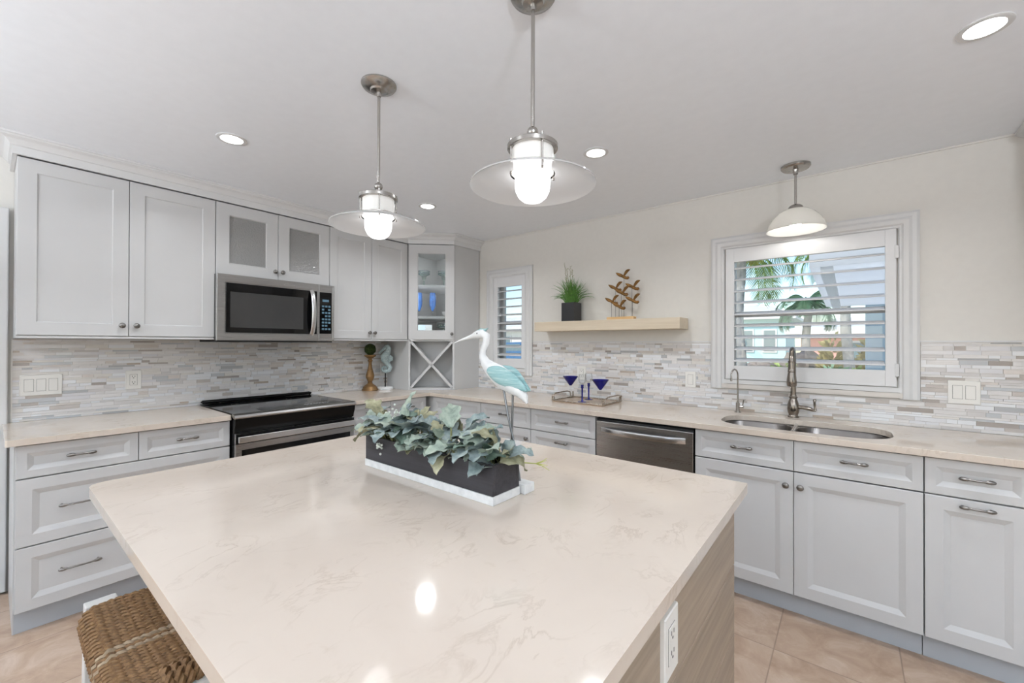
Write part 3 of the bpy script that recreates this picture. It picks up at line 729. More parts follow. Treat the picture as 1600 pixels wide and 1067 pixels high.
m.loft(P, False, False, False); m.fbox(f, (dm - .215, 1.773, .4021), (dm - .175, 1.7765, .4025)); m.build('emblem', m_steel_bright, md)

# ---------------------------------------------------------------- dishwasher
dwz = thing('dishwasher', (2.586, -.3, 0), 'stainless dishwasher with curved bar handle under the counter', 'dishwasher')
f = sink_fr(2.2775); w = .6145
MB().fbox(f, (.002, .10, .02), (w - .002, .872, .585)).build('body', m_blackmatte, dwz)
MB().fbox(f, (.004, 0, .05), (w - .004, .0995, .55)).build('toe_kick', m_black, dwz)
dd = MB().fbox(f, (.006, .115, .586), (w - .006, .852, .625)).build('door', m_steel, dwz, bevel=.003)
MB().fbox(f, (.006, .8525, .586), (w - .006, .866, .612)).build('control_edge', m_blackmatte, dwz)
pts = [f(.045 + (w - .09) * k / 16, .799, .628 + .045 * (1 - abs(2 * k / 16 - 1) ** 3)) for k in range(17)]
m = MB(); m.loft([[p + Vector((0, -a, b)) for a, b in ((-.006, -.0175), (.006, -.016), (.010, 0), (.006, .016), (-.006, .0175))] for p in pts]); m.build('bar_handle', m_steel_bright, dd, smooth=50)

# ---------------------------------------------------------------- island
IX0, IX1, IY0, IY1 = 1.735, 3.322, -2.922, -1.612
isl = thing('island_cabinet', (2.55, -2.1, 0), 'kitchen island base clad in greyed oak planks', 'island')
MB().box((1.86, -2.56, .10), (3.288, -1.742, .8835)).build('body', m_islandwood, isl)
m = MB()
for z0, z1 in ((.002, .098), (.10, .298), (.30, .498), (.50, .698), (.70, .8835)): m.box((3.2885, -2.60, z0), (3.305, -1.724, z1 - .0012))
m.build('end_panel', m_islandwood, isl, bevel=.0012)
m = MB()
for z0, z1 in ((.10, .298), (.30, .498), (.50, .698), (.70, .8835)): m.box((1.86, -1.7415, z0), (3.288, -1.724, z1 - .0012))
m.build('back_panel', m_islandwood, isl, bevel=.0012)
MB().box((1.90, -2.53, 0), (3.26, -1.78, .0995)).build('toe_kick', m_blackmatte, isl)
slab_from([rrect(IX0, IY0, IX1, IY1, .01, 5, (.006, .02, .045, .02))], .884, .914, 'island_countertop', 'large cream quartz island countertop in the foreground', 'countertop', .003)

# outlets and switches
def plate(fr, u, v, w, h, kind, n, label, cat, n0=.009, th=.006):
    t = thing({'switch': 'light_switch', 'outlet': 'power_outlet'}[kind], fr(u, v - h / 2, n0), label, cat, 'white wall plates')
    MB().panel(fr, u - w / 2, v - h / 2, u + w / 2, v + h / 2, n0, n0 + th, .004, .002, .0005, ch=.002).build('plate', m_plastic, t)
    for k in range(n):
        uc = u + (k - (n - 1) / 2) * .046
        MB().fbox(fr, (uc - .0182, v - .0345, n0 + th - .003), (uc + .0182, v + .0345, n0 + th - .0003)).build('gap', m_slot, t)
        r = MB().fbox(fr, (uc - .0172, v - .0335, n0 + th - .003), (uc + .0172, v + .0335, n0 + th + .0016)).build('rocker' if kind == 'switch' else 'receptacle', m_plastic, t, bevel=.001)
        if kind == 'outlet':
            s = MB()
            for dv in (-.018, .018):
                s.fbox(fr, (uc - .0075, v + dv, n0 + th + .0012), (uc - .0050, v + dv + .008, n0 + th + .0019)); s.fbox(fr, (uc + .0050, v + dv, n0 + th + .0012), (uc + .0075, v + dv + .008, n0 + th + .0019))
                s.lathe([(.0028, n0 + th + .0012), (.0028, n0 + th + .0019)], fr(uc, v + dv - .006, 0), fr.N, 10)
            s.build('slots', m_slot, r)
    return t
lf = left_fr(0); sf = sink_fr(0)
plate(lf, -2.925, 1.112, .162, .115, 'switch', 3, 'white triple rocker switch plate on the left backsplash', 'switch')
plate(lf, -2.533, 1.116, .077, .118, 'outlet', 1, 'white power outlet right of the triple switch plate', 'outlet')
plate(lf, -.685, 1.10, .072, .115, 'outlet', 1, 'white power outlet behind the seahorse sculpture', 'outlet')
plate(sf, 1.83, 1.11, .085, .115, 'outlet', 1, 'white power outlet behind the blue martini glasses', 'outlet')
plate(sf, 2.70, 1.104, .072, .112, 'switch', 1, 'white single rocker switch left of the wide window', 'switch')
plate(sf, 4.028, 1.112, .116, .118, 'switch', 2, 'white double rocker switch plate right of the wide window', 'switch')
pf = Fr((3.3052, 0, 0), (0, 1, 0), (1, 0, 0))
plate(pf, -2.318, .797, .074, .118, 'outlet', 1, 'white power outlet mounted on the island end panel', 'outlet', 0.0, .009)

# ---------------------------------------------------------------- floating shelf
tag(MB().box((1.472, -.19, 1.458), (2.68, -.0005, 1.536)).build('floating_shelf', m_shelfwood, bevel=.002), 'thick pale oak floating shelf between the two windows', 'shelf')

# ---------------------------------------------------------------- ceiling lights
rl0 = thing('recessed_light', (1.147, -2.353, ZC), 'round recessed ceiling light in front of the left wall cabinets', 'ceiling light', 'recessed ceiling lights')
MB().lathe([(.066, -.0005), (.066, -.003), (.062, -.005), (.049, -.0045), (.0475, -.0005)], (1.147, -2.353, ZC), (0, 0, 1), 36, False).build('trim_ring', m_trim, rl0, smooth=40)
MB().lathe([(.048, -.0008), (.048, -.0035), (.0005, -.004)], (1.147, -2.353, ZC), (0, 0, 1), 32).build('lens', m_lens, rl0, smooth=40)
for x, y, lb in ((1.113, -1.064, 'small round recessed ceiling light nearest the corner cabinet'), (2.512, -1.079, 'round recessed ceiling light right of the larger pendant'), (3.915, -1.106, 'large looking round recessed ceiling light at upper right')):
    dup(rl0, (x, y, ZC), lb)
for x, y in ((1.147, -2.353), (1.113, -1.064), (2.512, -1.079), (3.915, -1.106)):
    lamp('recessed_lamp', 'AREA', (x, y, ZC - .012), 10.5 if y > -1.07 else 8, (.93, .965, 1), (0, 0, 0), shape='DISK', size=.10, spread=math.radians(150))

# pendants over the island
def pendant(x, y, label, tilt=0):
    p = thing('pendant_lamp', (0, 0, ZC), label, 'pendant lamp', 'island pendant lamps'); z = ZC
    MB().lathe([(.068, -.0006), (.068, -.006), (.062, -.014), (.040, -.022), (.034, -.024), (.030, -.030), (.010, -.034), (.008, -.05)], (0, 0, z), (0, 0, 1), 32).build('canopy', m_nickel, p, smooth=35)
    MB().tube([(0, 0, 2.345), (0, 0, 1.985)], .0058, 14).build('rod', m_nickel, p, smooth=50)
    MB().ball((0, 0, 1.973), .0165, 18).build('ball_joint', m_nickel, p, smooth=60)
    MB().lathe([(.010, 1.962), (.014, 1.958), (.014, 1.953), (.018, 1.950), (.018, 1.943), (.030, 1.938), (.070, 1.936), (.074, 1.933), (.074, 1.922), (.070, 1.920), (.0005, 1.921)], (0, 0, 0), (0, 0, 1), 36).build('cap', m_nickel, p, smooth=35)
    MB().lathe([(.061, 1.9205), (.061, 1.852)], (0, 0, 0), (0, 0, 1), 36, False).build('glass_neck', m_neck, p, smooth=50)
    MB().lathe([(.064, 1.862), (.072, 1.862), (.072, 1.854), (.064, 1.854), (.064, 1.862)], (0, 0, 0), (0, 0, 1), 36, False).build('lower_ring', m_nickel, p, smooth=35)
    MB().lathe([(.055, 1.852), (.052, 1.84), (.052, 1.815), (.049, 1.798), (.041, 1.782), (.028, 1.771), (.012, 1.7665), (.0005, 1.766)], (0, 0, 0), (0, 0, 1), 32, False).build('globe', m_globe, p, smooth=60)
    pr = [(.066, 1.853), (.10, 1.848), (.14, 1.838), (.17, 1.826), (.183, 1.818)]
    MB().lathe(pr + [(r, h - .004) for r, h in reversed(pr)], (0, 0, 0), (0, 0, 1), 56, False).build('glass_shade', m_shade, p, smooth=50)
    for k in range(4):
        a = PI / 4 + k * PI / 2 + .25; cx, cy = .0675 * math.cos(a), .0675 * math.sin(a)
        MB().tube([(cx, cy, 1.944), (cx, cy, 1.93), (cx, cy, 1.85), (cx, cy, 1.841)], [.0045, .0028, .0028, .004], 8).build('strut', m_nickel, p, smooth=50)
    p.location = (x, y, ZC); p.rotation_euler = (tilt, 0, 0)
    return p
p1 = pendant(2.117, -2.151, 'farther pendant lamp with frosted saucer shade over the island left end')
p2 = dup(p1, (2.848, -2.12, ZC), 'nearer pendant lamp with frosted saucer shade above the planter right end')
# pendant over the sink
x, y = 3.334, -.218
p3 = thing('sink_pendant_lamp', (x, y, ZC), 'small nickel pendant lamp with white glass bowl shade over the sink', 'pendant lamp')
MB().lathe([(.073, -.0006), (.073, -.012), (.066, -.020), (.016, -.023), (.012, -.035), (.012, -.05)], (x, y, ZC), (0, 0, 1), 32).build('canopy', m_nickel, p3, smooth=35)
MB().tube([(x, y, 2.335), (x, y, 2.15)], .0062, 12).build('rod', m_nickel, p3, smooth=50)
MB().lathe([(.010, 2.158), (.026, 2.152), (.034, 2.145), (.037, 2.138), (.037, 2.128)], (x, y, 0), (0, 0, 1), 28).build('fitter', m_nickel, p3, smooth=35)
pr = [(.036, 2.131), (.065, 2.122), (.095, 2.102), (.12, 2.073), (.138, 2.040), (.148, 2.008)]
MB().lathe(pr + [(r - .004, h - .001) for r, h in reversed(pr)], (x, y, 0), (0, 0, 1), 48, False).build('glass_shade', m_alab, p3, smooth=50)
MB().ball((x, y, 2.050), .030, 18, (1, 1, 1.1)).build('bulb', m_bulb, p3, smooth=60)
MB().tube([(x, y, 2.13), (x, y, 2.078)], .013, 12).build('socket', m_plastic, p3, smooth=50)

# ---------------------------------------------------------------- planter on the island
pl = thing('leaf_planter', (2.52, -2.205, .914), 'charcoal wooden planter box with white base band full of dusty green leaves', 'planter')
X0, X1, Y0, Y1 = 2.213, 2.822, -2.262, -2.147
m = MB(); t = .012
m.box((X0, Y0, .9385), (X1, Y0 + t, 1.022)); m.box((X0, Y1 - t, .9385), (X1, Y1, 1.022)); m.box((X0, Y0 + t, .9385), (X0 + t, Y1 - t, 1.022)); m.box((X1 - t, Y0 + t, .9385), (X1, Y1 - t, 1.022)); m.box((X0 + t, Y0 + t, .9385), (X1 - t, Y1 - t, .955))
m.build('box', m_planterwood, pl, bevel=.001)
MB().box((X0 - .002, Y0 - .002, .9143), (X1 + .002, Y1 + .002, .938)).build('base_band', m_planterwhite, pl, bevel=.001)
MB().box((X0 + t + .001, Y0 + t + .001, .9555), (X1 - t - .001, Y1 - t - .001, .995)).build('moss_bed', m_moss, pl)
def leaf(mb, base, dirv, up, L, Wd, curl, fold, lob, rnd):
    d = Vector(dirv).normalized(); s = d.cross(Vector(up)); s = s.normalized() if s.length > .01 else d.orthogonal().normalized(); n = s.cross(d).normalized()
    K = 11; rows = []; p = Vector(base); ang = 0; ph = rnd.uniform(0, 6)
    for k in range(K + 1):
        t = k / K
        wv = Wd * (math.sin(PI * min(1, t * .96 + .03)) ** .65) * (1.12 - .45 * t)
        wl_ = wv * (1 + lob * math.sin(t * 19 + ph)); wr_ = wv * (1 + lob * math.sin(t * 19 + ph + .7))
        dd_ = d * math.cos(ang) - n * math.sin(ang); nn = n * math.cos(ang) + d * math.sin(ang)
        e = nn * fold
        rip = .12 * Wd * math.sin(t * 13 + ph)
        rows.append([mb.av(p - s * wl_ + e * wl_ + nn * rip), mb.av(p - s * wl_ * .5 + e * wl_ * .35), mb.av(p), mb.av(p + s * wr_ * .5 + e * wr_ * .35), mb.av(p + s * wr_ + e * wr_ - nn * rip)])
        p = p + dd_ * (L / K); ang += curl / K
    for a, b in zip(rows, rows[1:]):
        for j in range(4): mb.af((a[j], a[j + 1], b[j + 1], b[j]))
rnd = random.Random(4); fol = MB(); stm = MB()
for k in range(175):
    u = rnd.random(); bx_ = X0 + .012 + u * (X1 - X0 - .024); by_ = rnd.uniform(Y0 + .015, Y1 - .015); bz = rnd.uniform(.985, 1.02)
    side = rnd.random()
    hmax = .15 * (1 - .42 * u)
    if side < .42:      # spill over the front
        d = Vector((rnd.uniform(-.7, .7), -1, rnd.uniform(.1, 1.0)))
    elif side < .60: d = Vector((rnd.uniform(-.9, .9), 1, rnd.uniform(.3, 1.0)))
    else: d = Vector((rnd.uniform(-.8, .8), rnd.uniform(-.6, .4), rnd.uniform(.5, 1.3)))
    if u < .14: d.x -= 1.1
    if u > .93: d.x += .25
    d.normalize()
    st = rnd.uniform(.015, max(.03, hmax * .75)); q = Vector((bx_, by_, bz)) + d * st * .55 + Vector((0, 0, st * .5))
    stm.tube([(bx_, by_, .98), (Vector((bx_, by_, bz)) + q) / 2 + Vector((0, 0, .004)), q], .0015, 5)
    L = rnd.uniform(.055, .095); fol.cur = rnd.choices((0, 1, 2, 3), (36, 34, 18, 12))[0]
    d2 = (d + Vector((0, 0, -.15))).normalized()
    leaf(fol, q, d2, (rnd.uniform(-.3, .3), -.25, 1), L, L * rnd.uniform(.30, .44), rnd.uniform(.3, 1.7), rnd.uniform(.1, .45), .23, rnd)
for (u, y_, h, lx, ly, L) in ((.235, -2.19, .115, -.3, -.1, .065), (.30, -2.19, .105, .3, .0, .06), (.60, -2.17, .10, .12, .05, .06), (.86, -2.19, .075, .45, -.2, .065), (.79, -2.19, .085, .3, .05, .07), (.965, -2.19, .055, .8, -.2, .06)):
    q = Vector((X0 + u * (X1 - X0), y_, 1.0 + h * .65)); stm.tube([(q.x, q.y, .985), q], .0016, 5); fol.cur = rnd.choice((0, 1, 2)); leaf(fol, q, (lx, ly, 1), (.1, -1, .2), L, L * .4, .3, .2, .17, rnd)
fol.build('foliage', m_leafs, pl, smooth=180); stm.build('leaf_stems', m_stem, pl, smooth=60)
def berries(c, n, r, seed):
    r_ = random.Random(seed); m = MB()
    for k in range(n): m.ball(Vector(c) + Vector((r_.gauss(0, r), r_.gauss(0, r), r_.gauss(0, r))), .0042, 8, rings=6)
    m.build('berry_cluster', m_berry, pl, smooth=60)
berries((2.285, -2.20, 1.10), 14, .013, 1); berries((2.318, -2.275, 1.005), 13, .009, 2); berries((2.735, -2.265, 1.045), 10, .010, 3)
tw = MB(); q = Vector((2.81, -2.165, 1.015)); e = q + Vector((.06, .034, -.006))
tw.tube([q, (q + e) / 2 + Vector((0, 0, -.002)), e], [.0022, .0018, .0015], 6)
for dx, dy, dz in ((.026, .02, .016), (.03, .016, -.004), (.034, .02, -.018), (.018, .03, .006)): tw.tube([e, e + Vector((dx * .5, dy * .5, dz * .35)), e + Vector((dx, dy, dz))], [.0015, .0012, .0006], 5)
tw.build('twig', m_twig, pl, smooth=60)

# ---------------------------------------------------------------- egret figurine
eg = thing('egret_figurine', (2.72, -2.105, .914), 'white painted egret figurine with teal wings on thin legs behind the planter', 'figurine')
EY = -2.105
prof = [(2.594, 1.378, .0085), (2.604, 1.381, .0108), (2.616, 1.383, .0130), (2.638, 1.385, .0150), (2.655, 1.376, .0136), (2.653, 1.356, .0122), (2.641, 1.333, .0112), (2.638, 1.313, .0125), (2.651, 1.290, .0176), (2.673, 1.273, .0246), (2.700, 1.258, .0308), (2.730, 1.241, .0330), (2.768, 1.222, .0276), (2.795, 1.206, .0190), (2.810, 1.190, .0120), (2.819, 1.174, .0038)]
MB().tube([(a, EY, b) for a, b, _ in prof], [r for _, _, r in prof], 18, flat=.78, ref=(0, 0, 1)).build('bird_body', m_egret, eg, smooth=70)
MB().tube([(2.505, EY, 1.355), (2.535, EY, 1.364), (2.566, EY, 1.3715), (2.598, EY, 1.379)], [.0008, .0030, .0055, .0085], 12, flat=.7).build('beak', m_egret, eg, smooth=70)
MB().tube([(2.600, EY, 1.389), (2.63, EY, 1.399), (2.65, EY, 1.396), (2.663, EY, 1.404)], [.002, .0045, .005, .0005], 10, flat=.8).build('crest', m_teal, eg, smooth=70)
for s in (-1, 1): MB().ball((2.622, EY + s * .0105, 1.386), .0022, 8).build('eye', m_slot, eg, smooth=60)
for s in (-1, 1):
    m = MB(); loops = []
    a = Vector((2.680, 0, 1.270)); b = Vector((2.824, 0, 1.212)); ax = (b - a).normalized(); pn = Vector((-ax.z, 0, ax.x))
    K = 16
    for k in range(K + 1):
        t = k / K; hw = .031 * math.sin(PI * min(1, t * .93 + .05)) ** .7 * (1.1 - .45 * t); cen = a.lerp(b, t) + pn * .006 * math.sin(PI * t)
        out = .020 + .008 * math.sin(PI * min(1, t * 1.2)) - .014 * t
        loops.append([(cen.x + pn.x * hw * cs, EY + s * (out + .0065 * sn), cen.z + pn.z * hw * cs) for cs, sn in [(math.cos(2 * PI * j / 14), math.sin(2 * PI * j / 14)) for j in range(14)]])
    m.loft(loops); m.build('wing', m_teal, eg, smooth=70)
MB().tube([(2.734, EY - .008, 1.212), (2.752, EY - .008, 1.13), (2.781, EY - .008, 1.035), (2.799, EY - .008, .940)], .0035, 8).build('leg', m_legmetal, eg, smooth=60)
MB().tube([(2.758, EY + .008, 1.206), (2.757, EY + .008, 1.13), (2.754, EY + .008, 1.04), (2.748, EY + .008, .940)], .0035, 8).build('leg', m_legmetal, eg, smooth=60)
MB().box((2.66, -2.140, .9143), (2.838, -2.092, .941)).build('base', m_planterwhite, eg, bevel=.0015)

# ---------------------------------------------------------------- candlestick, moss ball, seahorse
x, y = .090, -.885
tag(MB().lathe([(0.0738, .9145), (0.0738, .922), (0.0653, .934), (0.0625, .945), (0.0511, .958), (0.0312, .972), (0.0199, .982), (0.0227, .988), (0.0185, .994), (0.0256, 1.008), (0.0376, 1.035), (0.0376, 1.055), (0.0284, 1.09), (0.0177, 1.13), (0.0149, 1.165), (0.0156, 1.18), (0.0220, 1.186), (0.0227, 1.194), (0.0156, 1.200), (0.0156, 1.208), (0.0312, 1.218), (0.0469, 1.228), (0.0525, 1.236), (0.0525, 1.243), (0.0284, 1.246), (0.0007, 1.2462)], (x, y, 0), (0, 0, 1), 32).build('candlestick', m_bronze, smooth=35), 'turned antique gold candlestick beside the seahorse sculpture', 'candlestick')
m = MB(); m.ball((x, y, 1.296), .050, 26, rings=18); rr = random.Random(3)
m.v = [Vector((x, y, 1.296)) + (p - Vector((x, y, 1.296))) * rr.uniform(.96, 1.05) for p in m.v]
for k in range(420):
    a = rr.uniform(0, 2 * PI); zz = rr.uniform(-1, 1); q = Vector((math.sqrt(1 - zz * zz) * math.cos(a), math.sqrt(1 - zz * zz) * math.sin(a), zz)); b0 = Vector((x, y, 1.296)) + q * .049
    m.tube([b0, b0 + (q + Vector((rr.uniform(-.5, .5), rr.uniform(-.5, .5), rr.uniform(-.5, .5)))) * .006], [.0012, .0005], 4)
tag(m.build('moss_ball', m_moss), 'dark green moss ball resting on the gold candlestick', 'moss ball')
x, y = .112, -.735
sh = thing('seahorse_sculpture', (.112, -.735, .914), 'speckled pale blue seahorse sculpture on a rod and white base', 'sculpture')
MB().lathe([(.072, .9145), (.073, .918), (.071, .934), (.068, .938), (.0005, .9382)], (x, y, 0), (0, 0, 1), 28).build('base', m_planterwhite, sh, smooth=35)
MB().tube([(x, y, .934), (x, y, 1.075)], .0065, 10).build('rod', m_blackmatte, sh, smooth=50)
rgt = Vector((.78, .625, 0)).normalized(); o = Vector((x, y, 0))
def sp(a, z): return o + rgt * a + Vector((0, 0, z))
body = [(-.001, 1.325, .008), (.012, 1.322, .016), (.018, 1.305, .018), (.016, 1.28, .018), (.008, 1.255, .024), (-.004, 1.225, .029), (-.002, 1.195, .026), (.008, 1.168, .019), (.02, 1.145, .0155), (.027, 1.120, .0145), (.022, 1.094, .0135), (.004, 1.083, .0125), (-.013, 1.093, .0115), (-.018, 1.112, .0105), (-.008, 1.127, .0095), (.005, 1.124, .0085), (.008, 1.112, .007), (.002, 1.107, .004)]
MB().tube([sp(a * 1.7, z) for a, z, _ in body], [r * 1.85 for _, _, r in body], 14, flat=.75, ref=(.625, -.78, 0)).build('seahorse', m_seahorse, sh, smooth=60)
MB().tube([sp(.014, 1.318), sp(-.020, 1.298), sp(-.048, 1.268), sp(-.060, 1.255)], [.021, .016, .013, .014], 10).build('snout', m_seahorse, sh, smooth=60)
m = MB(); m.loft([[sp(.035, 1.25) + Vector((0, 0, 0)) + Vector((-.625, .78, 0)) * e, sp(.072, 1.222) + Vector((-.625, .78, 0)) * e, sp(.070, 1.188) + Vector((-.625, .78, 0)) * e, sp(.03, 1.172) + Vector((-.625, .78, 0)) * e] for e in (-.004, .004)]); m.build('fin', m_seahorse, sh)

# ---------------------------------------------------------------- tray with glasses
ty = thing('serving_tray', (2.02, -.28, .914), 'metal edged serving tray with clear rails on the sink counter', 'tray')
TX0, TX1, TY0, TY1 = 1.815, 2.230, -.432, -.125
MB().box((TX0, TY0, .9146), (TX1, TY1, .921)).build('tray_base', m_traybase, ty, bevel=.001)
m = MB(); fr_ = .006
for a, b in (((TX0, TY0), (TX1, TY0)), ((TX1, TY0), (TX1, TY1)), ((TX1, TY1), (TX0, TY1)), ((TX0, TY1), (TX0, TY0))): m.tube([(a[0], a[1], .925), (b[0], b[1], .925)], .004, 8)
for (a, b) in ((TX0, TY0), (TX1, TY0), (TX1, TY1), (TX0, TY1)): m.tube([(a, b, .918), (a, b, .958)], .0055, 8); m.ball((a, b, .960), .0075, 10)
m.build('frame', m_traymetal, ty, smooth=40)
m = MB()
for a, b in (((TX0, TY0), (TX1, TY0)), ((TX0, TY1), (TX1, TY1)), ((TX0, TY0), (TX0, TY1)), ((TX1, TY0), (TX1, TY1))):
    if a[1] == b[1]: m.box((a[0] + .006, a[1] - .002, .930), (b[0] - .006, a[1] + .002, .954))
    else: m.box((a[0] - .002, a[1] + .006, .930), (a[0] + .002, b[1] - .006, .954))
m.build('clear_rail', m_clear, ty)
for xx, s in ((TX0, -1), (TX1, 1)):
    MB().tube([(xx, -.40, .922), (xx + s * .008, -.40, .965), (xx + s * .010, -.36, .974), (xx + s * .010, -.20, .974), (xx + s * .008, -.16, .965), (xx, -.16, .922)], .005, 8).build('handle', m_traymetal, ty, smooth=50)
def martini(x, y, label):
    g = thing('martini_glass', (x, y, .9212), label, 'glass', 'glasses on the tray'); z = .9212
    MB().lathe([(.036, .0003), (.036, .002), (.012, .005), (.006, .010), (.0055, .03), (.008, .05), (.0055, .07), (.006, .092), (.009, .098), (.0005, .0985)], (x, y, z), (0, 0, 1), 24).build('stem', m_clear, g, smooth=50)
    MB().lathe([(.0005, .0985), (.009, .099), (.063, .172), (.0615, .172), (.010, .104), (.0005, .102)], (x, y, z), (0, 0, 1), 28).build('bowl', m_cobalt, g, smooth=50)
martini(1.835, -.2, 'left cobalt blue martini glass on the serving tray'); martini(2.165, -.335, 'right cobalt blue martini glass on the serving tray')
def flute(x, y, label):
    g = thing('wine_glass', (x, y, .9212), label, 'glass', 'glasses on the tray'); z = .9212
    MB().lathe([(.033, .0003), (.033, .002), (.010, .006), (.0062, .014), (.0055, .05), (.0062, .085), (.0068, .100), (.0105, .104), (.0105, .110), (.0085, .113), (.011, .120), (.010, .127), (.0005, .1275)], (x, y, z), (0, 0, 1), 20).build('stem', m_cobalt, g, smooth=50)
    MB().lathe([(.008, .1275), (.022, .137), (.030, .155), (.031, .175), (.026, .205), (.025, .205), (.029, .175), (.028, .156), (.020, .139), (.0005, .130)], (x, y, z), (0, 0, 1), 24).build('bowl', m_clear, g, smooth=50)
flute(2.022, -.345, 'clear wine glass with blue stem at the front of the tray'); flute(1.995, -.195, 'clear wine glass with blue stem at the back of the tray')

# ---------------------------------------------------------------- things on the shelf
gp = thing('potted_grass', (1.78, -.1, 1.536), 'artificial green grass in a square black pot on the shelf', 'plant')
m = MB(); px, py, hw = 1.782, -.098, .060
m.loft([[(px + a * hw, py + b * hw, z) for a, b in ((-1, -1), (1, -1), (1, 1), (-1, 1))] for z in (1.5365, 1.690)], True, False)
m.loft([[(px + a * h2, py + b * h2, z) for a, b in ((-1, -1), (1, -1), (1, 1), (-1, 1))] for h2, z in ((hw, 1.690), (hw - .006, 1.690), (hw - .006, 1.672))], False, True)
m.build('pot', m_pot, gp, bevel=.0015)
rr = random.Random(8); m = MB()
for k in range(230):
    a = rr.uniform(0, 2 * PI); lean = abs(rr.gauss(0, .42)); L = rr.uniform(.14, .25) * (1.0 if lean < .8 else .95)
    if k < 26: lean = rr.uniform(.8, 1.15); a = rr.choice((0, PI)) + rr.gauss(0, .5); L = rr.uniform(.16, .23)
    b = Vector((px + rr.uniform(-.035, .035), py + rr.uniform(-.035, .035), 1.673)); d = Vector((math.cos(a), math.sin(a) * .75, 0)); p = b.copy(); ang = lean * .45; pts = []
    for j in range(8):
        pts.append(p.copy()); p = p + (d * math.sin(ang) + Vector((0, 0, math.cos(ang)))) * (L / 7); ang += lean * .22
    for q in pts: q.y = min(q.y, -.012)
    m.tube(pts, [.0026, .0028, .0027, .0025, .0021, .0016, .001, .0003], 4, flat=.3)
m.build('grass_blades', m_grass, gp, smooth=60)
m = MB()
for (dx, dy, h) in ((-.062, -.01, .36), (-.045, .0, .31), (-.008, -.01, .325), (.004, .01, .30)):
    b = Vector((px + dx * .3, py, 1.673)); t = Vector((px + dx, py + dy, 1.673 + h)); m.tube([b, b.lerp(t, .5) + Vector((dx * .1, 0, 0)), t], [.0014, .0012, .0006], 5)
    for k in range(12):
        s = b.lerp(t, .52 + .04 * k); q = s + Vector((rr.uniform(-.018, .018), rr.uniform(-.012, .012), rr.uniform(.008, .018))); m.tube([s, q], [.0016, .0008], 4)
m.build('seed_heads', m_grassflower, gp)
bs = thing('bird_sculpture', (2.21, -.1, 1.536), 'bronze sculpture of seven flying birds on rods over a pine block', 'sculpture')
MB().box((2.107, -.118, 1.5365), (2.325, -.068, 1.560)).build('base', m_pine, bs, bevel=.001)
for i, (bx_, bz, rx, yy) in enumerate(((2.241, 1.862, 2.238, -.093), (2.175, 1.776, 2.166, -.085), (2.317, 1.774, 2.299, -.088), (2.236, 1.735, 2.222, -.100), (2.153, 1.674, 2.139, -.098), (2.322, 1.673, 2.310, -.102), (2.217, 1.633, 2.204, -.105))):
    q = Vector((bx_, yy, bz)); bd = MB()
    bd.tube([q + Vector((-.040, -.004, .020)), q + Vector((-.028, -.003, .014)), q + Vector((-.008, 0, .003)), q + Vector((.012, 0, -.008)), q + Vector((.026, .0, -.010)), q + Vector((.036, .0, -.004))], [.0015, .007, .0115, .011, .012, .009], 10, flat=.85)
    o_ = bd.build('bird', m_birdwood, bs, smooth=60)
    for d, L in ((Vector((-1, -.05, .52)), .070), (Vector((.80, -.25, .58)), .076)):
        d = d.normalized(); m = MB(); lo = []
        pn = Vector((d.z, 0, -d.x))
        for k in range(9):
            t = k / 8; c_ = q + Vector((-.006, 0, .006)) + d * L * t + Vector((0, 0, .012 * math.sin(PI * t) * (1 if d.x > 0 else -.3))); hw2 = .0125 * math.sin(PI * min(1, .12 + t * .86)) ** .8
            lo.append([c_ + pn * hw2 * math.cos(2 * PI * j / 8) + Vector((0, 1, 0)) * .003 * math.sin(2 * PI * j / 8) for j in range(8)])
        m.loft(lo); m.build('wing', m_birdwood, o_, smooth=60)
    MB().tube([(rx, yy, 1.5595), (rx, yy, bz + (.006 if rx < bx_ else -.004))], .0014, 6).build('rod', m_rod, o_, smooth=60)

# ---------------------------------------------------------------- glassware in the corner cabinet
def margarita(x, y, z, label, h=.15):
    g = thing('margarita_glass', (x, y, z), label, 'glass', 'glasses in the corner cabinet')
    s = h / .15
    MB().lathe([(.034, .0005), (.034, .003), (.010, .008), (.0075, .02), (.0095, .04), (.0075, .06), (.016, .068), (.022, .085), (.023, .100), (.040, .110), (.054, .120), (.056, .143 * 1)], (x, y, z), (0, 0, 1), 24, False).build('glass_body', m_greenglass, g, smooth=50)
    m = MB()
    for zz in (.120, .146): m.lathe([(.053, zz), (.058, zz + .0005), (.058, zz + .006), (.053, zz + .006), (.053, zz)], (x, y, z), (0, 0, 1), 28, False)
    m.build('rim', m_rim, g, smooth=40)
z2 = 1.9055; z1 = 1.6105; zb = 1.3925
margarita(.335, -.455, z2, 'green tinted margarita glass on the top cabinet shelf, left'); margarita(.475, -.325, z2, 'green tinted margarita glass on the top cabinet shelf, right')
margarita(.475, -.335, zb, 'green tinted margarita glass on the cabinet floor beside the card')
def hurricane(x, y, z, label):
    g = thing('goblet', (x, y, z), label, 'glass', 'glasses in the corner cabinet')
    MB().lathe([(.033, .0005), (.033, .003), (.009, .008), (.006, .02), (.0065, .05), (.008, .055), (.0005, .056)], (x, y, z), (0, 0, 1), 20).build('stem', m_clear, g, smooth=50)
    MB().lathe([(.006, .056), (.016, .075), (.028, .11), (.032, .15), (.029, .20), (.026, .235), (.024, .235), (.027, .20), (.030, .15), (.026, .112), (.014, .08), (.0005, .062)], (x, y, z), (0, 0, 1), 22).build('bowl', plain('blue_swirl_glass_' + str(int(x * 100)), '#3767ab', .08, var=.35, nscale=30), g, smooth=50)
hurricane(.40, -.40, z1, 'blue swirled goblet in the middle of the centre cabinet shelf'); hurricane(.30, -.485, z1, 'blue swirled goblet mostly hidden by the cabinet door frame')
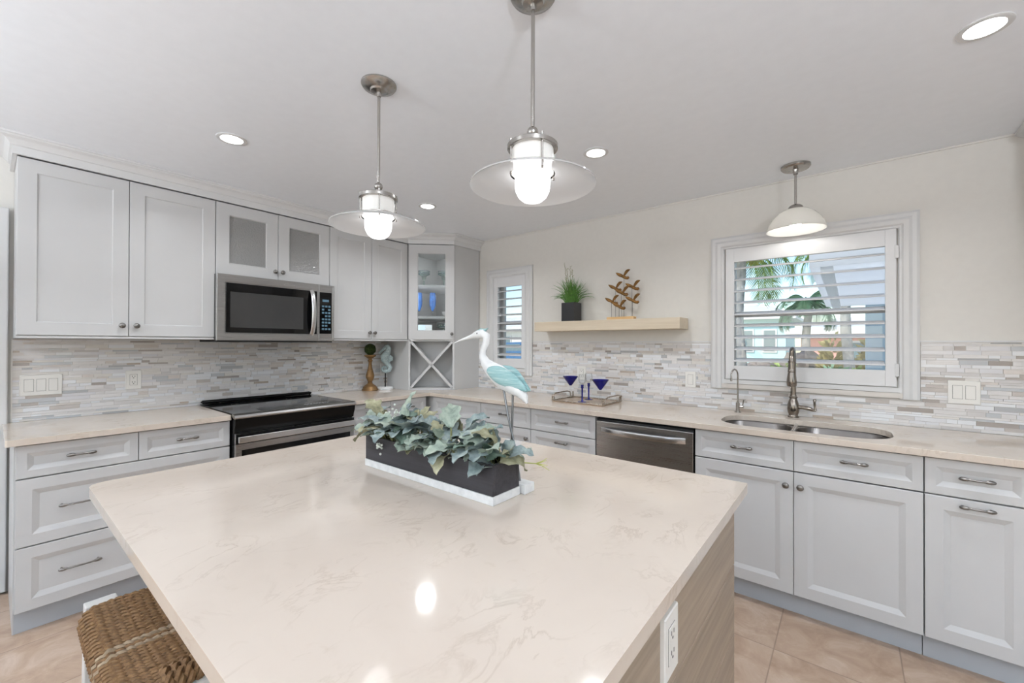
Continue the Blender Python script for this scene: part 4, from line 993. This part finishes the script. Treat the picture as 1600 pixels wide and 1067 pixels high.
cd = thing('greeting_card', (.36, -.44, zb), 'pale blue greeting card standing on the cabinet floor', 'card')
cf = Fr((.295, -.50, 0), (.716, .698, 0), (.698, -.716, 0))
MB().fbox(cf, (-.05, zb + .0005, 0), (.075, zb + .142, .004)).build('front_cover', plain('pale_blue_card', '#cfe3ee', .5, var=.06, nscale=14), cd)
MB().fbox(cf, (.0755, zb + .0005, -.002), (.14, zb + .142, .002)).build('back_cover', plain('white_card', '#e9eef0', .5), cd)

# ---------------------------------------------------------------- stool
stl = thing('counter_stool', (2.2, -2.76, 0), 'white counter stool with brown woven rope saddle seat under the island overhang', 'stool')
sx0, sx1, sy0, sy1, sz = 1.955, 2.455, -2.957, -2.60, .632
def strand(m, pts, r, twist, seg=5):
    """two plies twisted around a path"""
    P = [Vector(p) for p in pts]; fine = []
    for a, b in zip(P, P[1:]):
        n = max(2, int((b - a).length / .006)); fine += [a.lerp(b, k / n) for k in range(n)]
    fine.append(P[-1]); L = 0; frames = []
    for i, p in enumerate(fine):
        t = (fine[min(i + 1, len(fine) - 1)] - fine[max(i - 1, 0)]).normalized(); n1 = t.orthogonal().normalized() if not frames else (frames[-1][1] - t * frames[-1][1].dot(t)).normalized()
        if i: L += (p - fine[i - 1]).length
        frames.append((p, n1, t.cross(n1), L))
    for ply in (0, PI):
        m.tube([p + (n1 * math.cos(l * twist + ply) + b * math.sin(l * twist + ply)) * r * .5 for p, n1, b, l in frames], r * .62, seg)
rope = MB(); pale = MB(); ns = 31
for k in range(ns):
    x = sx0 + .012 + (sx1 - sx0 - .024) * k / (ns - 1); t = (x - sx0) / (sx1 - sx0); dip = -.020 * math.sin(PI * t)
    z = sz + dip + rnd.uniform(-.0012, .0012); tgt = pale if k in (14, 16) else rope
    path = [(x, sy0 + .012, z - .075), (x, sy0 + .003, z - .05), (x, sy0 + .002, z - .03), (x, sy0 + .010, z - .012), (x, sy0 + .026, z - .002), (x, sy0 + .06, z), (x, (sy0 + sy1) / 2, z - .004), (x, sy1 - .06, z), (x, sy1 - .026, z - .002), (x, sy1 - .010, z - .012), (x, sy1 - .002, z - .03), (x, sy1 - .012, z - .075)]
    strand(tgt, path, .0092, 190)
seat = rope.build('woven_seat', m_rope, stl, smooth=60); pale.build('pale_rope_band', m_rope_pale, seat, smooth=60)
ew = MB()
for k in range(15):
    y = sy0 + .085 + k * .0175
    for xe, s in ((sx1, 1), (sx0, -1)):
        if s < 0: continue
        strand(ew, [(xe - s * .055, y, sz + .002), (xe - s * .03, y, sz + .012), (xe - s * .008, y, sz + .010), (xe + s * .004, y, sz - .006), (xe + s * .004, y, sz - .045)], .0105, 150)
ew.build('rope_edge_wrap', m_rope, seat, smooth=60)
MB().box((sx0 + .012, sy0 + .016, sz - .085), (sx1 - .012, sy1 - .016, sz - .034)).build('seat_frame', m_rope, stl)
for (lx, s) in ((sx0, -1), (sx1, 1)):
    for ly in (sy0 + .045, sy1 - .045):
        lo = []
        for z, o_, w_ in ((0, .055, .020), (.3, .035, .024), (sz - .004, .010, .034)):
            cx = lx + s * (o_ + .016); cy = ly + (-.02 if ly < -2.78 else .02) * (1 - z / sz)
            lo.append([(cx - .020, cy - w_, z), (cx + .020, cy - w_, z), (cx + .020, cy + w_, z), (cx - .020, cy + w_, z)])
        MB().loft(lo).build('leg', m_stoolwhite, stl, bevel=.003)
    MB().box((lx + s * .006, sy0 + .02, sz - .09), (lx + s * .024, sy1 - .02, sz - .012)).build('end_rail', m_stoolwhite, stl, bevel=.002)
    MB().box((lx + s * .045, sy0 + .06, .20), (lx + s * .068, sy1 - .06, .235)).build('stretcher', m_stoolwhite, stl, bevel=.002)

# ---------------------------------------------------------------- outside
def mk_ground():
    M = Mat('garden_ground'); M.set(Roughness=.95)
    n = M.noise(M.coord('World', (1, 1, 1)), 1.4, 5, .7)
    M.link(M.ramp(n, [(.35, lin('#8a8668')), (.5, lin('#b5ae98')), (.65, lin('#d2cab8'))]), M.b.inputs['Base Color']); return M.m
struct('ground', MB().box((-30, .21, -.25), (30, 45, -.13)), mk_ground())
m_stucco_teal = plain('pale_teal_stucco', '#bfe0e2', .8); m_stucco_pink = plain('salmon_stucco', '#e0a79c', .8); m_roofwhite = plain('white_tile_roof', '#dcdcda', .7, var=.1)
m_stucco_white = plain('white_stucco', '#e2e2de', .8); m_winglass = plain('dark_house_window', '#6f8790', .1)
m_trunk = plain('grey_palm_trunk', '#a9a6a2', .9, var=.25, nscale=10, bump=.4); m_frond = [plain('palm_frond_green', '#6f8f45', .6, var=.35, nscale=6), plain('palm_frond_yellow', '#a5a551', .6, var=.35, nscale=6), plain('palm_frond_dark', '#4c7050', .6, var=.3, nscale=6)]
m_rock = plain('grey_boulder', '#8f847c', .9, var=.35, nscale=4, bump=.5); m_blueside = plain('pale_blue_siding', '#c3d7e4', .6)
# patio roof and side wing of the house itself
m = MB(); m.loft([[(3.33, .9, 1.955), (4.9, .9, 1.955), (4.9, .9, 2.06), (3.33, .9, 2.06)], [(3.36, 3.2, 1.806), (4.9, 3.2, 1.806), (4.9, 3.2, 1.91), (3.36, 3.2, 1.91)]])
m.loft([[(3.40, .92, 1.90), (3.48, .92, 1.90), (3.48, .92, 1.954), (3.40, .92, 1.954)], [(3.43, 3.2, 1.755), (3.5, 3.2, 1.755), (3.5, 3.2, 1.805), (3.43, 3.2, 1.805)]])
M_ = Mat('translucent_patio_roof'); n_ = M_.n; tr_ = M_.new('ShaderNodeBsdfTranslucent'); tr_.inputs[0].default_value = lin('#f4f4f4'); mx_ = M_.new('ShaderNodeMixShader'); mx_.inputs[0].default_value = .75
M_.b.inputs['Base Color'].default_value = lin('#eeeeee'); M_.link(M_.b.outputs[0], mx_.inputs[1]); M_.link(tr_.outputs[0], mx_.inputs[2]); M_.link(mx_.outputs[0], n_['Material Output'].inputs[0])
struct('patio_roof', m, M_.m)
struct('patio_wall', MB().box((3.72, 3.05, -.13), (5.2, 3.2, 1.80)), m_blueside)
struct('eave', MB().box((2.0, .152, 2.03), (5.2, .40, 2.12)), m_trim)
def house(x0, x1, y, h, label, wallm, roofh, wins, roofm):
    hs = thing('house', ((x0 + x1) / 2, y + 2, -.13), label, 'house', 'houses outside the windows')
    MB().box((x0, y, -.13), (x1, y + 5, h)).build('walls', wallm, hs)
    e = .5; m = MB(); cy = y + 2.5
    m.loft([[(x0 - e, y - e, h), (x1 + e, y - e, h), (x1 + e, y + 5 + e, h), (x0 - e, y + 5 + e, h)], [(x0 - e, y - e, h + .18), (x1 + e, y - e, h + .18), (x1 + e, y + 5 + e, h + .18), (x0 - e, y + 5 + e, h + .18)], [(x0 + 1.2, cy - .1, h + roofh), (x1 - 1.2, cy - .1, h + roofh), (x1 - 1.2, cy + .1, h + roofh), (x0 + 1.2, cy + .1, h + roofh)]]); m.build('roof', roofm, hs)
    for a, b, c_, d in wins:
        w_ = MB().box((a, y - .06, c_), (b, y - .001, d)).build('window', m_trim, hs); MB().box((a + .08, y - .08, c_ + .08), (b - .08, y - .061, d - .08)).build('pane', m_winglass, w_)
house(-5.0, .9, 24, 2.75, 'pale teal house with white roof seen through the wide window', m_stucco_teal, 1.0, [(-1.4, -.6, .9, 2.2), (-.2, .5, .9, 2.2)], m_roofwhite)
house(2.1, 6.6, 17, 1.75, 'salmon pink house with white roof seen through the wide window', m_stucco_pink, .75, [(3.4, 4.2, .6, 1.5), (5, 5.8, .6, 1.5)], m_roofwhite)
house(-22, -12.5, 19, 2.3, 'low white house seen through the narrow window', m_stucco_white, 1.0, [(-19, -17.5, .8, 1.9), (-15.5, -14.2, .8, 1.9)], m_roofwhite)
def palm(x, y, h, r, nf, L, fm, label, droop=1.2, seed=1):
    t = thing('palm_tree', (x, y, -.13), label, 'palm tree', 'palm trees in the garden'); rr = random.Random(seed)
    MB().tube([(x + .04 * math.sin(k), y, -.13 + (h + .13) * k / 8) for k in range(9)], [r * (1.25 - .3 * k / 8) for k in range(9)], 12).build('trunk', m_trunk, t, smooth=60)
    m = MB()
    for k in range(nf):
        a = 2 * PI * k / nf + rr.uniform(-.2, .2); el = rr.uniform(.05, 1.25); d = Vector((math.cos(a), math.sin(a), 0)); p = Vector((x, y, h)); pts = []; ang = el
        for j in range(12): pts.append(p.copy()); p = p + (d * math.cos(ang) + Vector((0, 0, math.sin(ang)))) * L / 11; ang -= droop * 1.7 / 11
        m.tube(pts, [.02 * (1 - j / 13) + .004 for j in range(12)], 4); s = d.cross(Vector((0, 0, 1)))
        for j in range(1, 12):
            for q in range(3):
                b = pts[j - 1].lerp(pts[j], q / 3); tl = L * .30 * math.sin(PI * (j + q / 3) / 12.5) ** .6
                for sg in (-1, 1):
                    e = b + (s * sg * .75 + (pts[j] - pts[j - 1]).normalized() * .5 + Vector((0, 0, -.55))).normalized() * tl * rr.uniform(.8, 1.1)
                    v0, v1, v2 = m.av(b + Vector((0, 0, .012))), m.av(b - Vector((0, 0, .012))), m.av(e); v3 = m.av(b.lerp(e, .5) + (pts[j] - pts[j - 1]).normalized() * .022)
                    m.af((v0, v3, v2)); m.af((v1, v2, v3)); m.af((v0, v1, v3))
    m.build('fronds', fm, t)
palm(2.115, 5.0, 3.35, .075, 17, 1.15, m_frond[1], 'leftmost palm with yellow green fronds outside the wide window', 1.5, 3)
palm(1.55, 8.0, 3.4, .12, 18, 1.9, m_frond[0], 'green palm behind the leftmost yellow green palm', 1.4, 5)
palm(3.56, 7.0, 3.3, .075, 16, 1.3, m_frond[0], 'slender palm trunk at the right of the wide window view', 1.3, 7)
palm(2.62, 12.0, 2.55, .10, 18, 1.25, m_frond[2], 'dark green palm in the middle of the wide window view', 1.3, 9)
palm(-7.2, 13.5, 4.2, .14, 18, 1.6, m_frond[2], 'palm seen through the narrow shuttered window', 1.5, 12)
def shrub(x, y, w, h, mat, label, seed, n=420):
    rr = random.Random(seed); m = MB()
    for k in range(n):
        a = rr.uniform(0, 2 * PI); q = rr.random() ** .5; b = Vector((x + w * q * math.cos(a) * .5, y + w * q * math.sin(a) * .5, -.13 + h * .86 * rr.random() ** .6 * (1 - .35 * q * q)))
        d = Vector((math.cos(a) * rr.uniform(.2, 1), math.sin(a) * rr.uniform(.2, 1), rr.uniform(.2, 1.2))).normalized(); L = rr.uniform(.14, .26); s = d.orthogonal().normalized()
        i = [m.av(b), m.av(b + d * L * .5 + s * L * .18), m.av(b + d * L + Vector((0, 0, -L * .15))), m.av(b + d * L * .5 - s * L * .18)]; m.af(i)
    tag(m.build('shrub', mat), label, 'shrub', 'garden shrubs')
m_sh = [plain('bright_shrub_green', '#9fb368', .6, var=.4, nscale=5), plain('grey_shrub_green', '#8fab88', .6, var=.4, nscale=5), plain('tan_grass_green', '#aa9f6c', .6, var=.4, nscale=5)]
shrub(2.68, 5.6, .38, 1.30, m_sh[0], 'leafy bright green shrub just right of the faucet', 1); shrub(3.36, 5.5, .34, 1.30, m_sh[1], 'grey green shrub beside the slender palm trunk', 2); shrub(3.62, 4.6, .30, 1.24, m_sh[0], 'small bright green shrub below the pale blue patio wall', 3)
shrub(3.30, 8.3, .40, 1.95, m_sh[2], 'tan green tall shrub left of the slender palm trunk', 4); shrub(3.98, 8.5, .42, 1.95, m_sh[2], 'tan green tall shrub right of the slender palm trunk', 6); shrub(2.05, 6.6, .5, .98, m_sh[2], 'low tan shrub left of the faucet', 5)
def rock(x, y, z, r, label, seed):
    m = MB(); m.ball((x, y, z), r, 18, (1.3, 1, .9), 12); c_ = Vector((x, y, z))
    m.v = [c_ + (p - c_) * (1 + .35 * noise.noise((p - c_) * 2.2 / r + Vector((seed, 0, 0)))) for p in m.v]
    tag(m.build('boulder', m_rock, smooth=50), label, 'boulder', 'garden boulders')
rock(2.72, 9.4, .72, .50, 'large brown grey boulder outside behind the faucet top', 1); rock(3.75, 10.6, .10, .36, 'grey boulder outside farther back than the large brown boulder', 4); rock(1.5, 11.2, .3, .6, 'low boulder outside left of the faucet', 8)
# parked car in the narrow window view
cr = thing('parked_car', (-6.2, 9.2, -.13), 'blue parked car outside the narrow window', 'car')
m = MB(); cb = plain('blue_car_paint', '#3f6f9c', .25); g0 = -.13
sil = [(-2.1, .35), (-2.15, .75), (-2.0, .95), (-1.2, 1.02), (-.6, 1.50), (.9, 1.54), (1.6, 1.08), (2.15, 1.0), (2.2, .4)]
m.loft([[(-6.2 + a, 9.2 + s * (.86 - (.12 if z > 1.1 else 0)), g0 + z) for a, z in sil] for s in (-1, 1)]); m.build('car_body', cb, cr, smooth=30)
m = MB(); 
for s in (-1, 1): m.loft([[(-6.2 + a, 9.2 + s * w_, g0 + z) for a, z in ((-1.0, 1.06), (-.5, 1.44), (.85, 1.47), (1.35, 1.10))] for w_ in (.75, .875 - .06)])
m.build('side_glass', m_winglass, cr)
for a in (-1.35, 1.35):
    for s in (-1, 1): MB().lathe([(.33, -.1), (.33, .1), (.2, .11), (.02, .11)], (-6.2 + a, 9.2 + s * .80, g0 + .33), (0, s, 0), 24).build('wheel', m_blackmatte, cr, smooth=40)
